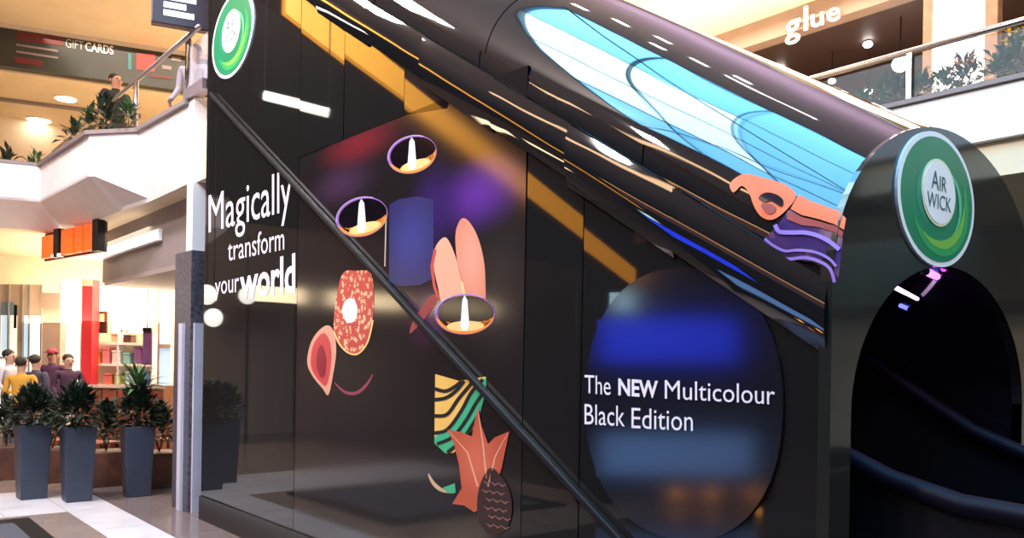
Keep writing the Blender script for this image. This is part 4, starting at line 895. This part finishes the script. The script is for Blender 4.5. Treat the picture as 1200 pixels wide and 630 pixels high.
for i, (px, py, r_, es, lb) in enumerate([(1017, 52, .07, 20, 'bright round lamp in the dark gallery shop'), (915, 80, .07, 12, 'downlight at the left of the dark gallery shop near the tunnel'), (975, 95, .06, 9, 'faint downlight low in the gallery shop'), (1018, 107, .06, 9, 'downlight behind the plants in the gallery shop')]):
    p = on_y(px, py, 9.3); t = thing('pendant_lamp', lb, 'lamp', p, 'lamps in the gallery shop')
    MB().ball(p, (r_, r_, r_ * .7), 12, 8).obj('lamp_bulb', mat('lamp_glow_%d' % es, (1, 1, 1), .4, emit=(1, .92, .85), es=es), t, True); MB().tube([p + Vector((0, 0, r_ * .6)), (p.x, p.y, 6.6)], .006, 6).obj('cord', M_dark, t); MB().lathe([(r_ * .9, 0), (r_ * .6, .04), (.01, .07)], (p.x, p.y, p.z + r_ * .5), 12).obj('shade', M_dark, t)
p = on_y(1055, 75, 8.8); t = thing('spot_lamp', 'dazzling white spotlight behind the steel post of the gallery', 'lamp', p); MB().ball(p, .11, 12, 8).obj('lamp_bulb', mat('spot_glow', (1, 1, 1), .4, emit=(1, .95, .95), es=25), t, True); MB().tube([p, (p.x, p.y, 6.6)], .01, 6).obj('stem', M_dark, t)
x = on_y(975, 100, 8.6).x; pn = thing('orange_panel', 'slanted orange-brown shop fitting behind the tunnel ridge', 'shop fitting', (x, 8.6, 4.14)); MB().prism([(x - .05, 8.6, 4.14), (x + .35, 8.6, 4.14), (x + .1, 8.6, 5.75), (x - .3, 8.6, 5.75)], (0, .06, 0)).obj('panel', mat('orange_brown_panel', (.50, .24, .07), .5), pn); MB().box((x - .1, 8.56, 4.14), (x + .4, 8.7, 4.2)).obj('foot', M_dark, pn)

# ================================================================ mirrored in the black film: the concourse on the camera's side
# second escalator with an amber light line
A0, B0 = mirror(at(335, -22, 12)), mirror(at(752, 312, 19))
e2 = thing('far_escalator', 'dark escalator truss with an amber light line, seen mirrored in the black wall', 'escalator', (B0.x, B0.y, 0))
dv = (B0 - A0); up = Vector((0, 0, 1))
pn_ = dv.cross(up).normalized()
MB().prism([A0 + up * .02, B0 + up * .02, B0 + up * .8, A0 + up * .8], pn_ * .9).obj('truss_side', mat('truss_maroon', (.06, .02, .02), .5), e2)
hgt = .46
MB().prism([A0 + up * -hgt, B0 + up * -hgt * .8, B0, A0], pn_ * .1).obj('amber_light_line', mat('amber_light', (1, .6, .1), .4, emit=(1.0, .36, .02), es=5.0), e2)
# blue screen kiosk
def mq(px, py, d): return mirror(at(px, py, d))
kd = 9.5
def kiosk_rect(x0, y0, x1, y1, d, off=.0):
    P = [mq(x0, y1, d), mq(x1, y1, d), mq(x1, y0, d), mq(x0, y0, d)]; return P
kn = None
P = kiosk_rect(706, 372, 866, 424, kd); kn = (P[1] - P[0]).cross(P[3] - P[0]).normalized(); kn = kn if kn.dot(Vector((-.7, 0, 1.5)) - P[0]) > 0 else -kn
ki = thing('screen_kiosk', 'tall kiosk with glowing blue screens, seen mirrored in the round sign', 'kiosk', (P[0].x, P[0].y, 0))
MB().prism(P, kn * -.04).obj('screen', mat('screen_blue', (0, 0, .2), .3, emit=(.02, .05, .95), es=6.5), ki)
P2 = kiosk_rect(706, 508, 884, 556, kd); MB().prism(P2, kn * -.04).obj('lower_screen', mat('screen_pale_blue', (0, .1, .2), .3, emit=(.20, .38, .85), es=3.2), ki)
P3 = kiosk_rect(720, 340, 744, 364, kd); MB().prism(P3, kn * -.04).obj('spot_screen', mat('screen_cyan', (0, .1, .2), .3, emit=(.55, .85, .95), es=7), ki)
P4 = kiosk_rect(670, 335, 905, 580, kd); P4 = [p - kn * .05 for p in P4]
for i in (0, 1): P4[i].z = 0
MB().prism(P4, kn * -.25).obj('cabinet', M_dark, ki)
for px in (795, 835, 885):
    q = mq(px, 578, kd); MB().ball(q, .05, 8, 6).obj('orange_lamp', mat('lamp_orange', (1, .5, .1), .4, emit=(1, .35, .06), es=16), ki)
# lit shop fronts at the left end of that side
M_front = mat('shop_front_warm', (.8, .6, .4), .5, emit=(1, .76, .46), es=9)
for i, (y0, y1, lb) in enumerate([(-4.6, -3.4, 'nearest warm lit shop sign across the concourse'), (-7.0, -5.2, 'second warm lit shop sign across the concourse'), (-9.6, -7.8, 'third warm lit shop sign across the concourse')]):
    t = thing('lit_fascia', lb, 'sign', (-14.0, (y0 + y1) / 2, 2.7)); MB().box((-14.0, y0, 2.72), (-13.9, y1, 3.02)).obj('lit_face', M_front, t); MB().box((-14.15, y0 - .05, 2.68), (-14.0, y1 + .05, 3.06)).obj('housing', M_dark, t)
    for q in (y0 + .1, y1 - .1): MB().box((-14.1, q - .02, 0), (-14.04, q + .02, 2.68)).obj('post', M_dark, t)
fs_ = struct(MB().box((-15.2, -14, 0), (-15.0, -3.0, 4.4)).obj('wall_concourse_shop', mat('concourse_shop_wall', (.22, .17, .14), .7)))

nb = struct(MB().box((-9.0, -9.6, 4.0), (9, -9.2, 4.95)).obj('wall_near_balcony', mat('maroon_fascia', (.20, .07, .06), .6)))
MB().box((-9.0, -9.2, 4.95), (9, -9.1, 5.05)).obj('cove_light', mat('cove_amber', (1, .6, .3), .4, emit=(1, .50, .18), es=5), nb)
struct(MB().box((-9.0, -19, 4.0), (9, -9.6, 4.2)).obj('floor_near_balcony', M_far))
a, b = mirror(at(310, 112, 12)), mirror(at(388, 131, 12))
pl = thing('pendant_tube', 'white linear pendant lamp over the concourse, seen mirrored in the black wall', 'lamp', (a + b) / 2)
MB().tube([a, b], .07, 10).obj('light_tube', mat('pendant_white', (1, 1, 1), .4, emit=(1, .95, .85), es=8), pl, True)
for q in (a, b): MB().tube([q, (q.x, q.y, 9.0)], .012, 6).obj('wire', M_dark, pl)
for k, (px, py) in enumerate([(242, 345), (250, 372), (290, 346)]):
    q = mirror(at(px, py, 13 + k)); gl = thing('globe_lamp', ('upper', 'lower', 'far')[k] + ' white globe lamp of the concourse, seen mirrored beside the slogan', 'lamp', q)
    MB().ball(q, .16, 14, 10).obj('globe', mat('globe_white', (1, 1, 1), .4, emit=(1, .95, .85), es=5), gl, True); MB().tube([q, (q.x, q.y, 9.0)], .01, 6).obj('wire', M_dark, gl)

# square lights added in the atrium roof in place of a mirrored mall sign
for i in range(6):
    x, y = -4.3 + .42 * i, 3.1 + .45 * (i % 3)
    t = thing('added_roof_light', 'small square added roof light over the gallery, number of a staggered row', 'ceiling light', (x, y, 9.0), 'added staggered square roof lights'); t['label'] = ('sixth', 'fifth', 'fourth', 'third', 'second', 'first')[i] + ' small square added roof light from the entrance, mirrored along the tunnel ridge'
    MB().box((x - .14, y - .1, 8.975), (x + .14, y + .1, 9.0)).obj('frame', M_white, t); MB().box((x - .11, y - .07, 8.968), (x + .11, y + .07, 8.975)).obj('diffuser', mat('roof_light_glow', (1, 1, 1), .4, emit=(1, .95, .95), es=14), t)
for i, x in enumerate((-6.3, -1.6, .6, 2.6)):
    t = thing('roof_light_line', ('farthest', 'third', 'second', 'nearest')[i] + ' slim linear roof light from the entrance, mirrored along the tunnel ridge', 'ceiling light', (x, 3.6, 9.0), 'slim linear roof lights')
    MB().box((x - .7, 3.56, 8.97), (x + .7, 3.64, 9.0)).obj('frame', M_white, t); MB().box((x - .66, 3.575, 8.962), (x + .66, 3.625, 8.97)).obj('diffuser', mat('roof_light_glow', (1, 1, 1), .4), t)
